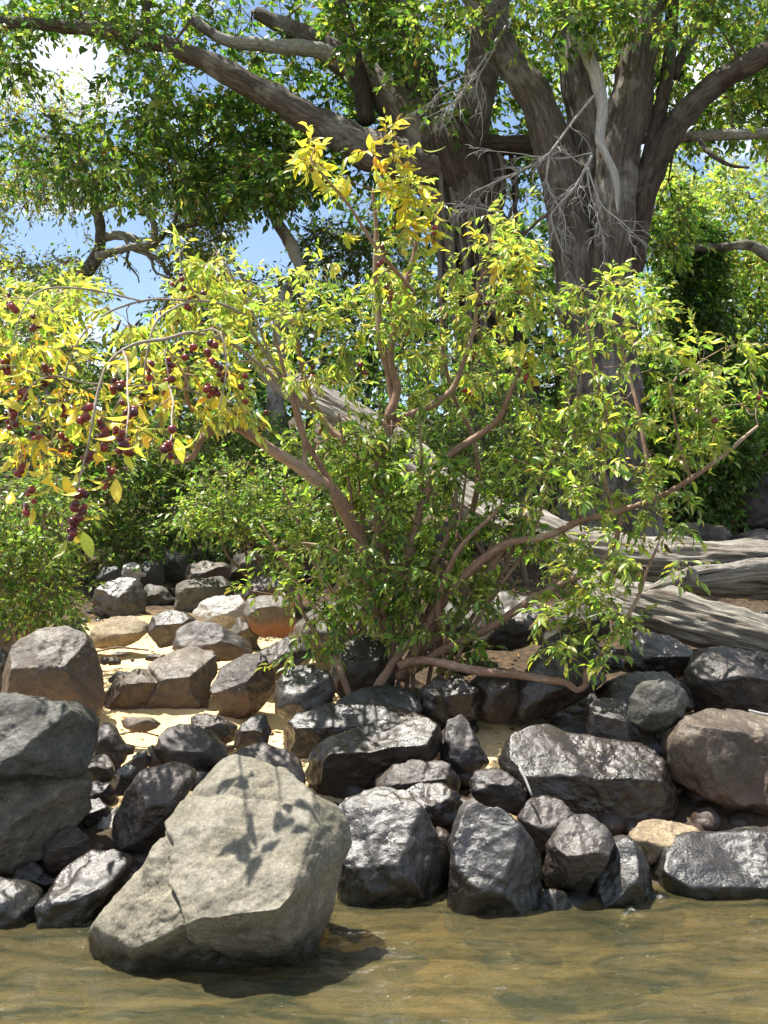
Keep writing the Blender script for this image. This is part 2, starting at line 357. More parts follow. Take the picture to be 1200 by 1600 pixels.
rock(B(146,1185, 148,1140, 162,1128, 182,1142, 196,1166, 198,1188, 178,1200, 158,1196), 5.4, 'dbrown', 'dark rounded stone behind the flat-topped block, at the sand', 'stone')
rock(B(131,1205, 138,1184, 160,1181, 178,1193, 180,1215, 162,1230, 138,1236), 5.25, 'mauve', 'small light-topped stone in the shade right of the flat-topped block', 'stone', facets=[(0,-.3,1,.55),(0,-1,-.3,.6)])
rock(B(130,1255, 132,1228, 150,1225, 172,1222, 182,1240, 172,1262, 145,1262), 5.15, 'patina', 'black angular stone under the small light-topped stone', 'stone')
rock(B(178,1240, 181,1206, 196,1192, 214,1198, 222,1216, 208,1236, 194,1244), 5.1, 'patina', 'black glinting stone left of the leaning mauve rock', 'stone')
rock(B(202,1195, 212,1177, 228,1171, 236,1188, 226,1206, 208,1208), 5.35, 'bluish', 'small blue-grey triangular stone at the sand patch', 'stone')
rock(B(230,1198, 233,1176, 245,1168, 256,1180, 258,1196, 244,1205), 5.4, 'dbrown', 'small brown stone at the left end of the smooth dark oval rock', 'stone')
rock(B(241,1168, 252,1142, 280,1131, 310,1134, 340,1154, 362,1175, 352,1190, 325,1204, 300,1210, 268,1200, 248,1188), 5.4, 'mauve', 'smooth dark oval rock beside the sand with two shadow stripes', facets=[(.1,-.6,.85,.66),(.1,-1,-.3,.8)], amp=.4)
rock(B(352,1190, 378,1168, 410,1162, 446,1171, 472,1190, 480,1220, 474,1262, 430,1262, 390,1240), 5.1, 'mauve', 'dappled grey-brown rock peeping over the back of the huge pale boulder', facets=[(0,-.6,.85,.66)], amp=.5)
rock(B(295,1140, 300,1118, 318,1113, 350,1122, 368,1136, 368,1158, 345,1166, 312,1152), 5.7, 'dbrown', 'rough dark stone behind the smooth dark oval rock', 'stone', amp=1.8)
rock(B(364,1168, 372,1138, 392,1121, 414,1117, 424,1142, 414,1168, 388,1178), 5.6, 'dbrown', 'dark lumpy stone left of the two long black rocks', 'stone', amp=1.6)
rock(B(440,1160, 444,1130, 460,1114, 520,1101, 580,1098, 640,1108, 655,1130, 600,1150, 540,1175, 480,1192, 448,1186), 5.65, 'patina', 'long black shiny rock, upper of the two below the shrub', lv=6, facets=[(-.1,-.55,.85,.62),(0,-1,-.25,.62),(-.8,-.5,0,.85)], amp=.6)
rock(B(520,1112, 528,1090, 560,1076, 600,1072, 650,1082, 664,1104, 662,1140, 600,1150, 540,1140), 5.9, 'bluish', 'flat glossy rock crossed by stem shadows just under the shrub foot', facets=[(0,-.6,.8,.55)], amp=.5)
rock(B(474,1218, 484,1174, 506,1155, 560,1139, 620,1124, 655,1114, 684,1126, 694,1150, 692,1180, 660,1200, 622,1215, 590,1235, 545,1250, 495,1248), 5.3, 'patina', 'long black block with glossy top and deep shadowed front, lower of the two', 'boulder', 6, .8,
     [(-.08,-.45,.9,.60), (.05,-1,-.35,.55), (-.9,-.5,-.05,.82), (.95,-.4,0,.86)], .5)
rock(B(580,1222, 610,1196, 655,1188, 700,1190, 718,1212, 714,1245, 680,1255, 630,1250, 595,1248), 5.1, 'dbrown', 'low brown rock under the long black block', amp=1.2)
rock(B(615,1260, 640,1228, 690,1224, 718,1240, 722,1275, 706,1305, 685,1310, 660,1285), 4.95, 'patina', 'black dappled rock behind the two tall shoreline rocks', amp=1.3)
rock(B(526,1262, 552,1246, 600,1238, 640,1240, 662,1262, 682,1300, 700,1335, 708,1372, 702,1405, 660,1430, 600,1450, 550,1470, 524,1440, 524,1340), 4.68, 'bluish', 'tall blue-grey glossy rock at the water, right of the huge pale boulder', 'boulder', 6, .7,
     [(-.15,-.72,.68,.58), (.85,-.6,.1,.70), (.1,-1,-.4,.78)], .7)
rock(B(678,1312, 684,1292, 700,1300, 712,1328, 704,1355, 690,1345), 4.75, 'mauve', 'small pinkish stone wedged between the two tall shoreline rocks', 'stone')
rock(B(692,1440, 700,1385, 702,1305, 718,1264, 748,1252, 782,1256, 812,1280, 832,1310, 846,1342, 848,1385, 842,1420, 800,1460, 740,1480, 700,1470), 4.55, 'bluish', 'upright egg shaped glossy rock at the water with pale streak', 'boulder', 6, .75,
     [(-.15,-.85,.55,.66), (.7,-.75,.15,.74), (0,-1,-.35,.84)], .7, cracks([B(700,1395, 740,1370, 765,1376, 790,1388, 782,1440)], .01, 3))
rock(B(806,1275, 824,1251, 850,1244, 882,1252, 904,1276, 896,1300, 870,1330, 848,1345, 822,1320), 4.78, 'mauve', 'rounded mauve rock behind the dappled ball rock', facets=[(0,-.65,.8,.66)])
rock(B(848,1372, 854,1320, 870,1290, 900,1274, 932,1278, 956,1300, 960,1328, 946,1362, 925,1388, 890,1402, 860,1396), 4.62, 'mauve', 'dappled ball shaped rock with leaf shadows on its sunlit top', 'rock', 6, .9, [(.0,-.55,.85,.60),(.1,-1,-.4,.66),(-.9,-.5,-.2,.8)], .5)
rock(B(832,1430, 845,1393, 866,1386, 886,1398, 900,1425, 880,1445, 848,1445), 4.5, 'dbrown', 'small wet brown stone at the waterline below the dappled ball rock', 'stone', facets=[(-.6,-.8,.5,.6),(.6,-.8,.4,.6)])
rock(B(918,1430, 924,1376, 945,1340, 962,1314, 982,1307, 1002,1320, 1016,1346, 1022,1380, 1022,1430, 990,1450, 940,1450), 4.6, 'bluish', 'pointed wet rock at the water, left of the long shoreline slab', facets=[(-.6,-.65,.6,.62),(.2,-1,-.25,.68),(.9,-.5,.2,.74)])
rock(B(950,1448, 964,1428, 990,1420, 1012,1428, 1026,1446, 1000,1466, 965,1466), 4.42, 'bluish', 'small stone awash with glints where water laps the shore', 'stone')
rock(B(1022,1352, 1020,1326, 1045,1310, 1100,1304, 1170,1299, 1300,1300, 1360,1340, 1330,1470, 1150,1475, 1060,1465, 1036,1430), 4.75, 'bluish', 'long flat topped grey slab at the water by the right edge', 'boulder', 6, .65, [(0,-.6,.8,.60), (0,-1,-.25,.68)], .7)
rock(B(980,1306, 998,1287, 1040,1283, 1082,1290, 1105,1305, 1090,1330, 1030,1345, 1005,1348), 4.85, 'tan', 'pale tan stone behind the pointed wet rock', facets=[(0,-.45,.9,.6)])
rock(B(1045,1300, 1055,1270, 1110,1258, 1200,1262, 1320,1270, 1330,1320, 1180,1330, 1080,1325), 5.15, 'brown', 'shaded tan rock under the big round brown boulder', amp=.6)
rock(B(1034,1168, 1044,1136, 1068,1116, 1110,1110, 1160,1112, 1215,1118, 1290,1128, 1340,1180, 1310,1255, 1250,1272, 1180,1270, 1120,1263, 1075,1242, 1046,1212), 5.15, 'brown', 'big round brown boulder with hollows by the right edge', 'boulder', 6, .85,
     [(0,-.25,1,.84), (-.1,-1,.1,.74), (-.75,-.7,-.1,.82)], .8, cracks([B(1175,1150,1182,1175,1190,1225,1176,1235)], .03, 14))
rock(B(776,1198, 784,1162, 804,1139, 838,1130, 900,1148, 960,1158, 1012,1163, 1038,1186, 1050,1225, 1064,1262, 1060,1300, 1020,1325, 960,1325, 920,1300, 880,1275, 838,1255, 798,1235), 5.15, 'patina', 'largest black glossy boulder, dappled by leaf shade, right of the sand gap', 'boulder', 7, .8,
     [(0,-.55,.85,.56), (.05,-1,-.15,.62), (-.85,-.6,0,.76), (.8,-.7,0,.8)], .55)
rock(B(730,1230, 742,1206, 770,1201, 802,1211, 828,1234, 834,1256, 815,1275, 785,1270, 748,1256), 5.0, 'dbrown', 'dark rock with bleached twig on it below the sand gap', amp=1.2)
rock(B(982,1122, 988,1092, 1004,1064, 1040,1061, 1073,1077, 1080,1097, 1064,1122, 1040,1138, 1008,1142), 5.22, 'side', 'many-sided brown block perched on the others near the log', 'rock', 5, .9, [(-.15,-.95,.30,.60), (.85,-.6,.3,.72), (0,-.3,1,.84), (-.2,-1,-.8,.72), (-.95,-.5,.1,.8)], .3)
rock(B(916,1132, 923,1102, 944,1091, 985,1098, 994,1130, 1004,1160, 985,1178, 945,1175, 922,1156), 5.45, 'mauve', 'dappled stone just left of the perched many-sided block', facets=[(0,-.5,.9,.6),(-.5,-1,-.1,.66)])
rock(B(930,1090, 950,1062, 1000,1047, 1042,1050, 1078,1074, 1085,1110, 1010,1120, 950,1115), 5.85, 'patina', 'low grey rock behind the perched many-sided block', facets=[(0,-.5,.9,.7)], amp=.5)
rock(B(806,1118, 808,1078, 828,1038, 858,996, 888,985, 930,1000, 948,1040, 944,1072, 902,1100, 860,1118, 828,1130), 5.9, 'patina', 'dark slanted slab propped up under the low curling branch', 'boulder', 6, .5, [(-.15,-.75,.65,.60),(.1,-1,-.5,.8)], .5)
rock(B(972,1045, 976,1002, 1000,987, 1042,991, 1072,1005, 1088,1030, 1080,1060, 1040,1068, 996,1062), 6.3, 'patina', 'glossy rock lying in the sun just under the fallen log', facets=[(0,-.6,.8,.55),(0,-1,-.3,.7)])
rock(B(1062,1070, 1085,1018, 1130,1010, 1250,1030, 1330,1060, 1330,1140, 1170,1135, 1100,1130, 1075,1110), 5.9, 'dbrown', 'big shaded rock under the fallen log at the right edge', amp=.6)
rock(B(684,1200, 690,1150, 700,1124, 722,1117, 746,1150, 762,1188, 752,1212, 720,1222), 5.4, 'mauve', 'grey dappled rock left of the sand gap', facets=[(.1,-.7,.7,.62)])
rock(B(655,1130, 654,1082, 680,1060, 722,1055, 752,1080, 750,1120, 715,1135, 685,1140), 5.85, 'patina', 'black rock in twig shadow right of the stem-shadowed glossy rock', amp=1.3)
rock(B(738,1105, 735,1062, 760,1042, 800,1045, 822,1075, 818,1115, 780,1135, 752,1130), 5.95, 'dbrown', 'dark brown rock behind the sand gap, left of the slanted slab')
rock(B(426,1110, 430,1062, 450,1042, 490,1038, 516,1050, 524,1082, 512,1108, 470,1124, 440,1124), 6.0, 'bluish', 'shadow-mottled rock at the left side of the shrub foot', amp=1.2, facets=[(-.1,-.6,.8,.6)])
rock(B(512,1075, 520,1012, 556,990, 600,998, 622,1040, 608,1090, 560,1108), 6.4, 'dbrown', 'black-shaded rock behind the shrub stems', amp=1.2)
rock(B(330,1078, 342,1046, 378,1024, 412,1019, 430,1050, 427,1084, 408,1108, 378,1126, 350,1118), 6.25, 'brown', 'brown block with a lit slanting face, between the sand and the shrub', 'rock', 6, .9, [(-.35,-.6,.75,.52), (.75,-.8,-.1,.60), (-.1,-1,-.5,.66)], .5)
rock(B(380,1042, 408,1016, 448,994, 482,1003, 490,1028, 474,1052, 432,1066, 396,1062), 6.7, 'dbrown', 'dark slanting slab rising behind the brown slant-faced block', facets=[(-.5,-.5,.7,.7)])
rock(B(155,1126, 160,1092, 178,1056, 228,1042, 268,1015, 302,1009, 336,1022, 342,1042, 330,1072, 330,1106, 302,1126, 288,1134, 225,1132), 6.35, 'brown', 'wide brown rock with orange-brown lower face between the two sand patches', 'boulder', 6, .8, [(-.1,-.5,.86,.56), (.0,-1,-.3,.56), (.9,-.6,.1,.72), (-.7,-.7,.2,.78)], .8,
     cracks([B(228,1042,238,1062,224,1082,222,1110)], .03, 5))
rock(B(0,1095, 12,1040, 28,1002, 58,980, 98,978, 132,990, 144,1010, 154,1045, 164,1085, 162,1118, 130,1118, 80,1115, 40,1110), 6.0, 'brown', 'large tan-brown boulder behind the flat-topped block at left', 'boulder', 6, .85, [(0,-.62,.75,.58), (.1,-1,-.2,.70), (.85,-.6,.2,.78)], .6)
rock(B(74,994, 88,970, 118,967, 136,982, 142,1004, 110,1015, 84,1010), 6.7, 'side', 'grey cap rock just behind the large tan-brown boulder')
rock(B(-60,1090, -40,1022, 0,1010, 18,1030, 14,1080, -10,1100), 6.3, 'side', 'grey rock cut by the left edge beside the tan-brown boulder')
rock(B(-50,1022, -40,960, 20,950, 60,962, 76,985, 50,1010, 10,1030), 7.2, 'side', 'broad shaded grey rock at left under the bush')
rock(B(136,1004, 144,980, 172,965, 202,962, 230,972, 236,986, 216,1002, 180,1014, 150,1012), 7.7, 'tan', 'flat tan rock at the back of the upper sand patch', facets=[(0,-.5,.85,.5)], amp=.5)
rock(B(228,990, 238,961, 264,954, 292,957, 308,970, 302,990, 276,1006, 250,1014), 7.7, 'mauve', 'round grey-brown rock behind the upper sand patch', amp=.5)
rock(B(270,1012, 278,980, 305,969, 342,974, 376,994, 399,1013, 390,1028, 340,1034, 290,1030), 7.3, 'brown', 'smooth brown rock sloping to the right in the upper sand', facets=[(-.1,-.65,.75,.56),(.3,-1,-.1,.8)], amp=.4)
rock(B(355,990, 368,972, 394,971, 404,990, 400,1008, 374,1004), 7.9, 'side', 'small grey stone right of the smooth brown sloping rock', 'stone')
rock(B(300,960, 314,940, 340,930, 376,928, 387,946, 382,968, 352,984, 318,976), 8.3, 'pale', 'bright silvery rock in full sun behind the sand', facets=[(0,-.7,.7,.55)], amp=.8)
rock(B(380,966, 382,936, 410,930, 442,930, 460,946, 463,978, 446,998, 414,996, 394,984), 7.9, 'orange_low', 'rock with an orange shaded face behind the small sand strip', facets=[(-.2,-.35,.9,.55),(.2,-1,-.3,.55)])
rock(B(374,932, 388,906, 420,894, 456,900, 464,928, 448,945, 400,948), 8.5, 'brown', 'grey-brown rock resting just behind the orange-faced one')
rock(B(272,952, 276,912, 300,904, 346,900, 367,912, 366,934, 338,940, 312,958, 286,964), 9.1, 'side', 'squarish grey rock in sun behind the silvery rock', facets=[(0,-.4,.9,.6),(.1,-1,-.1,.6)])
rock(B(145,960, 148,916, 178,902, 212,904, 228,926, 226,964, 192,974, 164,972), 8.9, 'bluish', 'squarish dark grey rock at the edge of the thicket shade', facets=[(.1,-.5,.8,.6),(.8,-.8,0,.5),(-.3,-1,0,.66)])
rock(B(222,948, 224,918, 248,914, 267,925, 270,950, 246,958), 9.3, 'side', 'small grey block between two squarish rocks')
rock(B(286,906, 290,884, 318,876, 356,880, 364,902, 334,914, 300,916), 9.9, 'brown', 'brown-topped rock high on the bank behind the square grey rock')
rock(B(246,902, 252,872, 275,860, 292,868, 294,898, 270,912), 10.1, 'side', 'leaning dark slab at the thicket edge above the bank rocks')
rock(B(188,904, 192,882, 208,878, 222,884, 220,904, 204,912), 9.7, 'pale', 'little pale stone catching the sun at the thicket edge', 'stone')
rock(B(210,925, 218,890, 240,872, 256,886, 256,915, 236,928), 9.8, 'side', 'dark grey rock right of the little pale sunlit stone')
rock(B(150,906, 160,888, 184,884, 190,900, 176,912), 9.6, 'side', 'dark low stone left of the little pale sunlit stone', 'stone')
rock(B(355,900, 362,868, 392,858, 424,868, 428,895, 396,908), 10.2, 'side', 'shaded grey rock behind the bank under the small bush')
rock(B(420,900, 424,866, 456,852, 500,860, 510,892, 470,906), 10.4, 'mauve', 'long shaded rock behind the shrub foot, up the bank')
rock(B(455,1020, 458,978, 500,942, 560,936, 578,975, 564,1020, 500,1034), 7.2, 'side', 'big grey rock half hidden behind the shrub\'s left stems', facets=[(0,-.6,.8,.6)])
rock(B(520,930, 526,892, 556,876, 592,886, 600,920, 570,940), 8.8, 'tan', 'light tan rock glimpsed between the shrub stems')
rock(B(590,960, 592,900, 612,868, 648,872, 662,910, 655,960, 620,975), 8.2, 'pale', 'pinkish pale rock seen through the middle of the shrub')
rock(B(660,1010, 664,960, 700,930, 744,934, 758,975, 740,1015, 700,1025), 7.4, 'side', 'grey rock behind the right stems of the shrub', facets=[(0,-.6,.8,.6)])
rock(B(736,1012, 745,955, 780,925, 830,930, 856,960, 850,1000, 800,1020), 7.0, 'mauve', 'pale mauve rock below the fallen log, left of the slanted slab', facets=[(0,-.6,.8,.6)])
rock(B(845,1000, 850,955, 890,935, 940,945, 960,985, 930,1010, 880,1015), 7.2, 'side', 'shaded grey rock tucked under the fallen log')
rock(B(1148,832, 1158,762, 1175,735, 1230,733, 1290,760, 1300,835), 13.5, 'mauve', 'far boulder at the forest edge by the right border', 'boulder', 5, .8, [(-.6,-.8,.3,.7),(.2,-.8,.6,.6)])
rock(B(1040,856, 1046,826, 1080,815, 1130,822, 1150,850, 1130,872, 1060,872), 12.5, 'side', 'dark rock beneath the far bush at right, behind the log')
rock(B(880,860, 888,822, 925,815, 960,830, 965,860, 920,872), 12.0, 'side', 'dark blue-grey rock at the foot of the big right trunk')
rock(B(1130,872, 1145,835, 1190,825, 1260,840, 1270,880), 12.2, 'dbrown', 'low dark rock in front of the far boulder at the right border')
# stones lying under the water
for (x, y, Y, s, h, m, lab) in [(600,1508,4.0,80,20,'tan','yellowish stone under the water right of the huge pale boulder'), (505,1500,4.1,55,16,'brown','brown stone just under the water at the boulder\'s right foot'),
     (1010,1512,4.1,90,22,'tan','long tan stone under the water before the flat topped slab'), (820,1505,4.15,70,18,'brown','brown stone under the water before the upright egg shaped rock'), (60,1575,3.8,80,20,'brown','submerged brown stone in the bottom left of the river')]:
    rock([(x+s*math.cos(t*.6283)*(1+.15*math.sin(t*2.3+x)), y+h*math.sin(t*.6283)) for t in range(10)], Y, m, lab, 'stone', 4)
# little stones on the sand
for (x, y, Y, s, lab) in [(172,1033,7.0,9,'tiny brown stone on the upper sand, leftmost of three'), (186,1023,7.2,7,'tiny grey stone on the upper sand, smallest of three'), (243,1027,7.0,9,'tiny dark stone on the upper sand near the wide brown rock'),
                        (215,1132,5.75,17,'flat dark stone lying on the lower sand'), (345,1170,5.6,10,'tiny stone at the right end of the smooth dark oval rock'),
                        (192,1060,6.6,14,'flat stone sunk in the sand left of the wide brown rock')]:
    rock([(x+s*1.5*math.cos(t*.785)*(1+.2*math.sin(t*3)), y+s*.5*math.sin(t*.785)) for t in range(8)], Y, 'brown', lab, 'stone', 3)

# rubble bed in the gaps under the rock pile, and litter
def scatter_mesh(name, pts, sizes, mat, lv, label, flat=.7, seed=1):
    U, Fc = ico(lv); n = len(pts); rs = np.random.default_rng(seed); Vs = []; Fs = []
    for i in range(n):
        a = rs.normal(size=(3, 3)); q, _ = np.linalg.qr(a); s = rs.uniform(.6, 1.2, 3) * sizes[i]
        V = (U * (1 + .22 * vnoise(U * 1.7 + i * 5.1, i))[:, None]) * s; V = V @ q; V[:, 2] *= flat
        Vs.append(V + pts[i]); Fs.append(Fc + i * len(U))
    me = raw_mesh(name, np.concatenate(Vs), [np.concatenate(Fs)], mat, smooth=False); return tag(link(name, me), label, kind='stuff')
def litter_ok(x, y):
    px = to_px(np.array([[x, y, gz(x, y)]]))[0]; return px
pts = []; sz = []; rs = np.random.default_rng(4)
while len(pts) < 650:
    y = rs.uniform(4.5, 9.5); x = rs.uniform(-.45, .45) * y
    p = litter_ok(x, y)
    if 5.4 < y < 8.4 and (p[0] < 500 or 740 < p[0] < 830):
        if rs.uniform() < .35: s = rs.uniform(.006, .018); pts.append((x, y, gz(x, y) + s*.2)); sz.append(s)
        continue
    s = rs.uniform(.02, .065) * (1.7 if y < 5.5 and rs.uniform() < .5 else 1); pts.append((x, y, gz(x, y) + s*.2)); sz.append(s)
for _ in range(170):
    y = rs.uniform(4.65, 6.6); x = rs.uniform(-.42, .42)*y; p = litter_ok(x, y)
    if y > 5.25 and (p[0] < 480 or 740 < p[0] < 830): continue
    s = rs.uniform(.05, .095); pts.append((x, y, gz(x, y) + s*.25)); sz.append(s)
scatter_mesh('rubble', np.array(pts), sz, RM['dbrown'], 2, 'small dark stones filling the gaps under the rocks')
# ------------------------------------------------------------ bark, wood and leaf materials
def tube_coords(M, sx, sz):
    a = M.n('ShaderNodeAttribute', attribute_name='tubeco'); m = M.n('ShaderNodeMapping'); M.l(a.outputs['Vector'], m.inputs[0])
    m.inputs['Scale'].default_value = (sx, sx, sz); return m.outputs[0]
def bark_mat(name, c0, c1, c2, sx=9, sz=2.2, patch=None, bump=.03, rough=.85, spec=.2):
    M = MT(name); v = tube_coords(M, sx, sz); P = M.geo()
    n1 = M.noise(v, 2, 7, .65, dist=.8); n2 = M.noise(v, 7, 5, .7); n3 = M.noise(P, 1.8, 5, .65)
    c = M.mix(M.ramp(n1, .35, .65), c0, c1); c = M.mix(M.math('MULTIPLY', M.ramp(n2, .5, .75), .8), c, c2)
    if patch: c = M.mix(M.ramp(n3, .52, .60), c, patch)
    vo = M.n('ShaderNodeTexVoronoi', feature='DISTANCE_TO_EDGE'); M.l(M.mix(.12, v, M.noise(v, 3, 4, .6, 'Color')), vo.inputs['Vector']); vo.inputs['Scale'].default_value = 1.7
    cr = M.ramp(vo.outputs['Distance'], .0, .10); c = M.mix(M.math('MULTIPLY', M.math('SUBTRACT', 1., cr), .35), c, tuple(x*.5 for x in c2))
    b = M.bump(n1, .9, bump); b = M.bump(n2, .8, bump*.4, b); b = M.bump(cr, .35, bump*.4, b)
    return M.done(M.principled(c, rough, spec, b).outputs[0])
BM = dict(
 trunk=bark_mat('grey_brown_bark', (.095,.076,.060), (.21,.175,.14), (.036,.028,.022), 10, 1.5, (.26,.235,.20), .06),
 fig=bark_mat('dark_fig_bark', (.055,.040,.031), (.12,.092,.07), (.022,.017,.014), 9, 1.8, (.15,.125,.10), .06),
 root=bark_mat('grey_root_bark', (.12,.10,.08), (.22,.19,.155), (.05,.04,.03), 14, 2, None, .01),
 red=bark_mat('reddish_smooth_bark', (.21,.115,.075), (.33,.20,.135), (.11,.055,.038), 20, 5, (.36,.25,.18), .006, .6, .4),
 arch=bark_mat('grey_twig_bark', (.24,.19,.15), (.36,.31,.25), (.14,.10,.075), 20, 5, None, .004, .7, .3),
 pale=bark_mat('pale_lichened_bark', (.25,.23,.19), (.40,.38,.33), (.07,.06,.05), 12, 5, (.10,.085,.07), .015),
 dead=bark_mat('bleached_dead_wood', (.32,.30,.27), (.48,.46,.43), (.12,.10,.085), 30, 2, None, .006),
 twig=bark_mat('thin_brown_twigs', (.12,.085,.055), (.20,.15,.10), (.06,.04,.03), 30, 6, None, .002),
)
def log_mat():
    M = MT('weathered_grey_log_wood'); v = tube_coords(M, 1, 1)
    def mp(sx, sz):
        m = M.n('ShaderNodeMapping'); M.l(v, m.inputs[0]); m.inputs['Scale'].default_value = (sx, sx, sz); return m.outputs[0]
    n1 = M.noise(mp(24, .9), 2, 8, .75, dist=.35); n2 = M.noise(mp(55, 1.6), 2, 6, .75, dist=.25); n3 = M.noise(mp(3, .8), 2, 5, .6)
    c = M.mix(M.ramp(n1, .40, .56), (.085,.068,.055), (.42,.385,.33)); c = M.mix(M.ramp(n2, .55, .72), c, (.07,.055,.045))
    c = M.mix(M.math('MULTIPLY', M.ramp(n3, .5, .7), .6), c, (.22,.175,.13))
    b = M.bump(n1, 1., .035); b = M.bump(n2, .8, .012, b)
    return M.done(M.principled(c, .8, .25, b).outputs[0])
BM['log'] = log_mat()
def leaf_mat(name, base=None, trans=.5, rough=.34, var=.3):
    M = MT(name)
    if base is None:
        a = M.n('ShaderNodeAttribute', attribute_name='Col'); c = a.outputs['Color']
    else:
        oi = M.n('ShaderNodeObjectInfo'); c = M.mix(oi.outputs['Random'], base[0], base[1])
    n = M.noise(M.geo(), 60, 3, .6); c = M.mix(.5, c, M.ramp(n, .3, .7, (.7,)*3, (1.3,)*3), 'MULTIPLY')
    p = M.principled(c, rough, .45)
    t = M.n('ShaderNodeBsdfTranslucent'); M.l(M.mix(1., c, (1.6, 1.7, .8), 'MULTIPLY'), t.inputs[0])
    m = M.n('ShaderNodeMixShader'); m.inputs[0].default_value = trans; M.l(p.outputs[0], m.inputs[1]); M.l(t.outputs[0], m.inputs[2])
    return M.done(m.outputs[0])
LEAF = leaf_mat('green_leaves'); YLEAF = leaf_mat('yellow_leaves', ((.66,.50,.06), (.50,.50,.10)), .5)
YLEAF2 = leaf_mat('golden_leaves', ((.74,.50,.06), (.62,.56,.12)), .5)
def fruit_mat():
    M = MT('red_purple_fruit_skin'); oi = M.n('ShaderNodeObjectInfo'); c = M.ramp(oi.outputs['Random'], 0, 1, (.045,.008,.014), (.26,.035,.030))
    return M.done(M.principled(c, .28, .5).outputs[0])
FRUIT = fruit_mat()

# ------------------------------------------------------------ tubes
def spline(P, step):
    P = np.asarray(P, float)
    if len(P) < 3:
        n = max(2, int(np.linalg.norm(P[1][:3]-P[0][:3]) / step) + 1); t = np.linspace(0, 1, n)[:, None]; return P[0]*(1-t) + P[1]*t
    Q = np.vstack([2*P[0]-P[1], P, 2*P[-1]-P[-2]]); out = []
    for i in range(1, len(Q)-2):
        p0, p1, p2, p3 = Q[i-1:i+3]; n = max(2, int(np.linalg.norm(p2[:3]-p1[:3]) / step)); t = np.linspace(0, 1, n, endpoint=False)[:, None]
        out.append(.5*((2*p1) + (-p0+p2)*t + (2*p0-5*p1+4*p2-p3)*t*t + (-p0+3*p1-3*p2+p3)*t**3))
    out.append(P[-1:]); return np.vstack(out)
class Tubes:
    def __init__(s): s.V = []; s.Q = []; s.T = []; s.n = 0; s.tc = []
    def add(s, P, R, sides=8, lump=0., fine=0., seed=0, prof=None, twist=0.):
        """P (n,3) centre line, R (n) radii; lump and fine are shares of the radius"""
        P = np.asarray(P, float); R = np.asarray(R, float); n = len(P); D = norm(np.gradient(P, axis=0)); S = np.concatenate([[0], np.cumsum(np.linalg.norm(np.diff(P, axis=0), axis=1))])
        a = np.array([0, 0, 1.]) if abs(D[0][2]) < .9 else np.array([1., 0, 0]); u = norm(np.cross(D[0], a)); U = [u]
        for i in range(1, n): u = u - D[i]*(u @ D[i]); u = u / max(np.linalg.norm(u), 1e-9); U.append(u)
        U = np.array(U); W_ = np.cross(D, U); th = np.arange(sides) * 2*math.pi/sides
        ct = np.cos(th)[None, :, None]; st = np.sin(th)[None, :, None]; dirs = U[:, None]*ct + W_[:, None]*st
        rr = np.repeat(R[:, None], sides, 1)
        tcv = np.stack([np.cos(th)[None]*R.mean() + 0*rr, np.sin(th)[None]*R.mean() + 0*rr, S[:, None] + 0*rr], 2) + seed*1.7
        if prof is not None: rr = rr * prof(th[None]+0*rr, S[:, None]+0*rr)
        if lump or fine:
            X = (P[:, None] + dirs*R[:, None, None]).reshape(-1, 3)
            if lump: rr = rr * (1 + lump * fbm(X / max(R.mean(), .01) * .6 + seed, 2, seed).reshape(n, sides))
            if fine:
                ti = (tcv.reshape(-1, 3)) * np.array([1, 1, .14]) / max(R.mean(), .01) * 3.2; rr = rr * (1 + fine * fbm(ti, 3, seed+3, .6).reshape(n, sides))
        X = (P[:, None] + dirs*rr[:, :, None]).reshape(-1, 3)
        base = s.n; i = np.arange((n-1)*sides); r, c = i // sides, i % sides; a0 = base + r*sides + c; a1 = base + r*sides + (c+1) % sides
        s.Q.append(np.stack([a0, a1, a1+sides, a0+sides], 1)); s.V.append(X); s.tc.append(tcv.reshape(-1, 3)); s.n += len(X)
        for e, ring in ((0, 0), (n-1, 1)):
            s.V.append(P[e:e+1] + D[e]*R[e]*(.3 if ring else -.3)); s.tc.append(tcv[e, :1]); k = s.n; s.n += 1
            q = base + e*sides + np.arange(sides); q2 = base + e*sides + (np.arange(sides)+1) % sides
            s.T.append(np.stack([q, q2, np.full(sides, k)] if ring else [q2, q, np.full(sides, k)], 1))
    def mesh(s, name, mat): return raw_mesh(name, np.concatenate(s.V), [np.concatenate(s.Q), np.concatenate(s.T)], mat, tcv=np.concatenate(s.tc))
def px_line(pts, Y=None, f=F):
    """pts: (px, py, radius px[, distance]) -> n x 4 array of position and radius in metres"""
    o = []
    for p in pts:
        y = p[3] if len(p) > 3 else Y; o.append([*at(p[0], p[1], y), p[2]*y/F])
    return np.array(o)
def limb(parent, name, pts, Y, mat, sides=12, lump=.12, fine=.04, seed=0, step=None, skel=None, wob=0., label=None, prof=None):
    L4 = px_line(pts, Y); step = step or max(.03, L4[:, 3].mean()*.45); S4 = spline(L4, step)
    if wob: S4[:, :3] += wob * np.stack([fbm(S4[:, :3]*2.3 + 9*k + seed, 2, k+seed) for k in range(3)], 1) * np.linspace(0, 1, len(S4))[:, None]**.3
    t = Tubes(); t.add(S4[:, :3], np.maximum(S4[:, 3], .002), sides, lump, fine, seed, prof); o = link(name, t.mesh(name, mat), parent)
    if label: o['label'] = label
    if skel is not None: skel.append(S4)
    return o

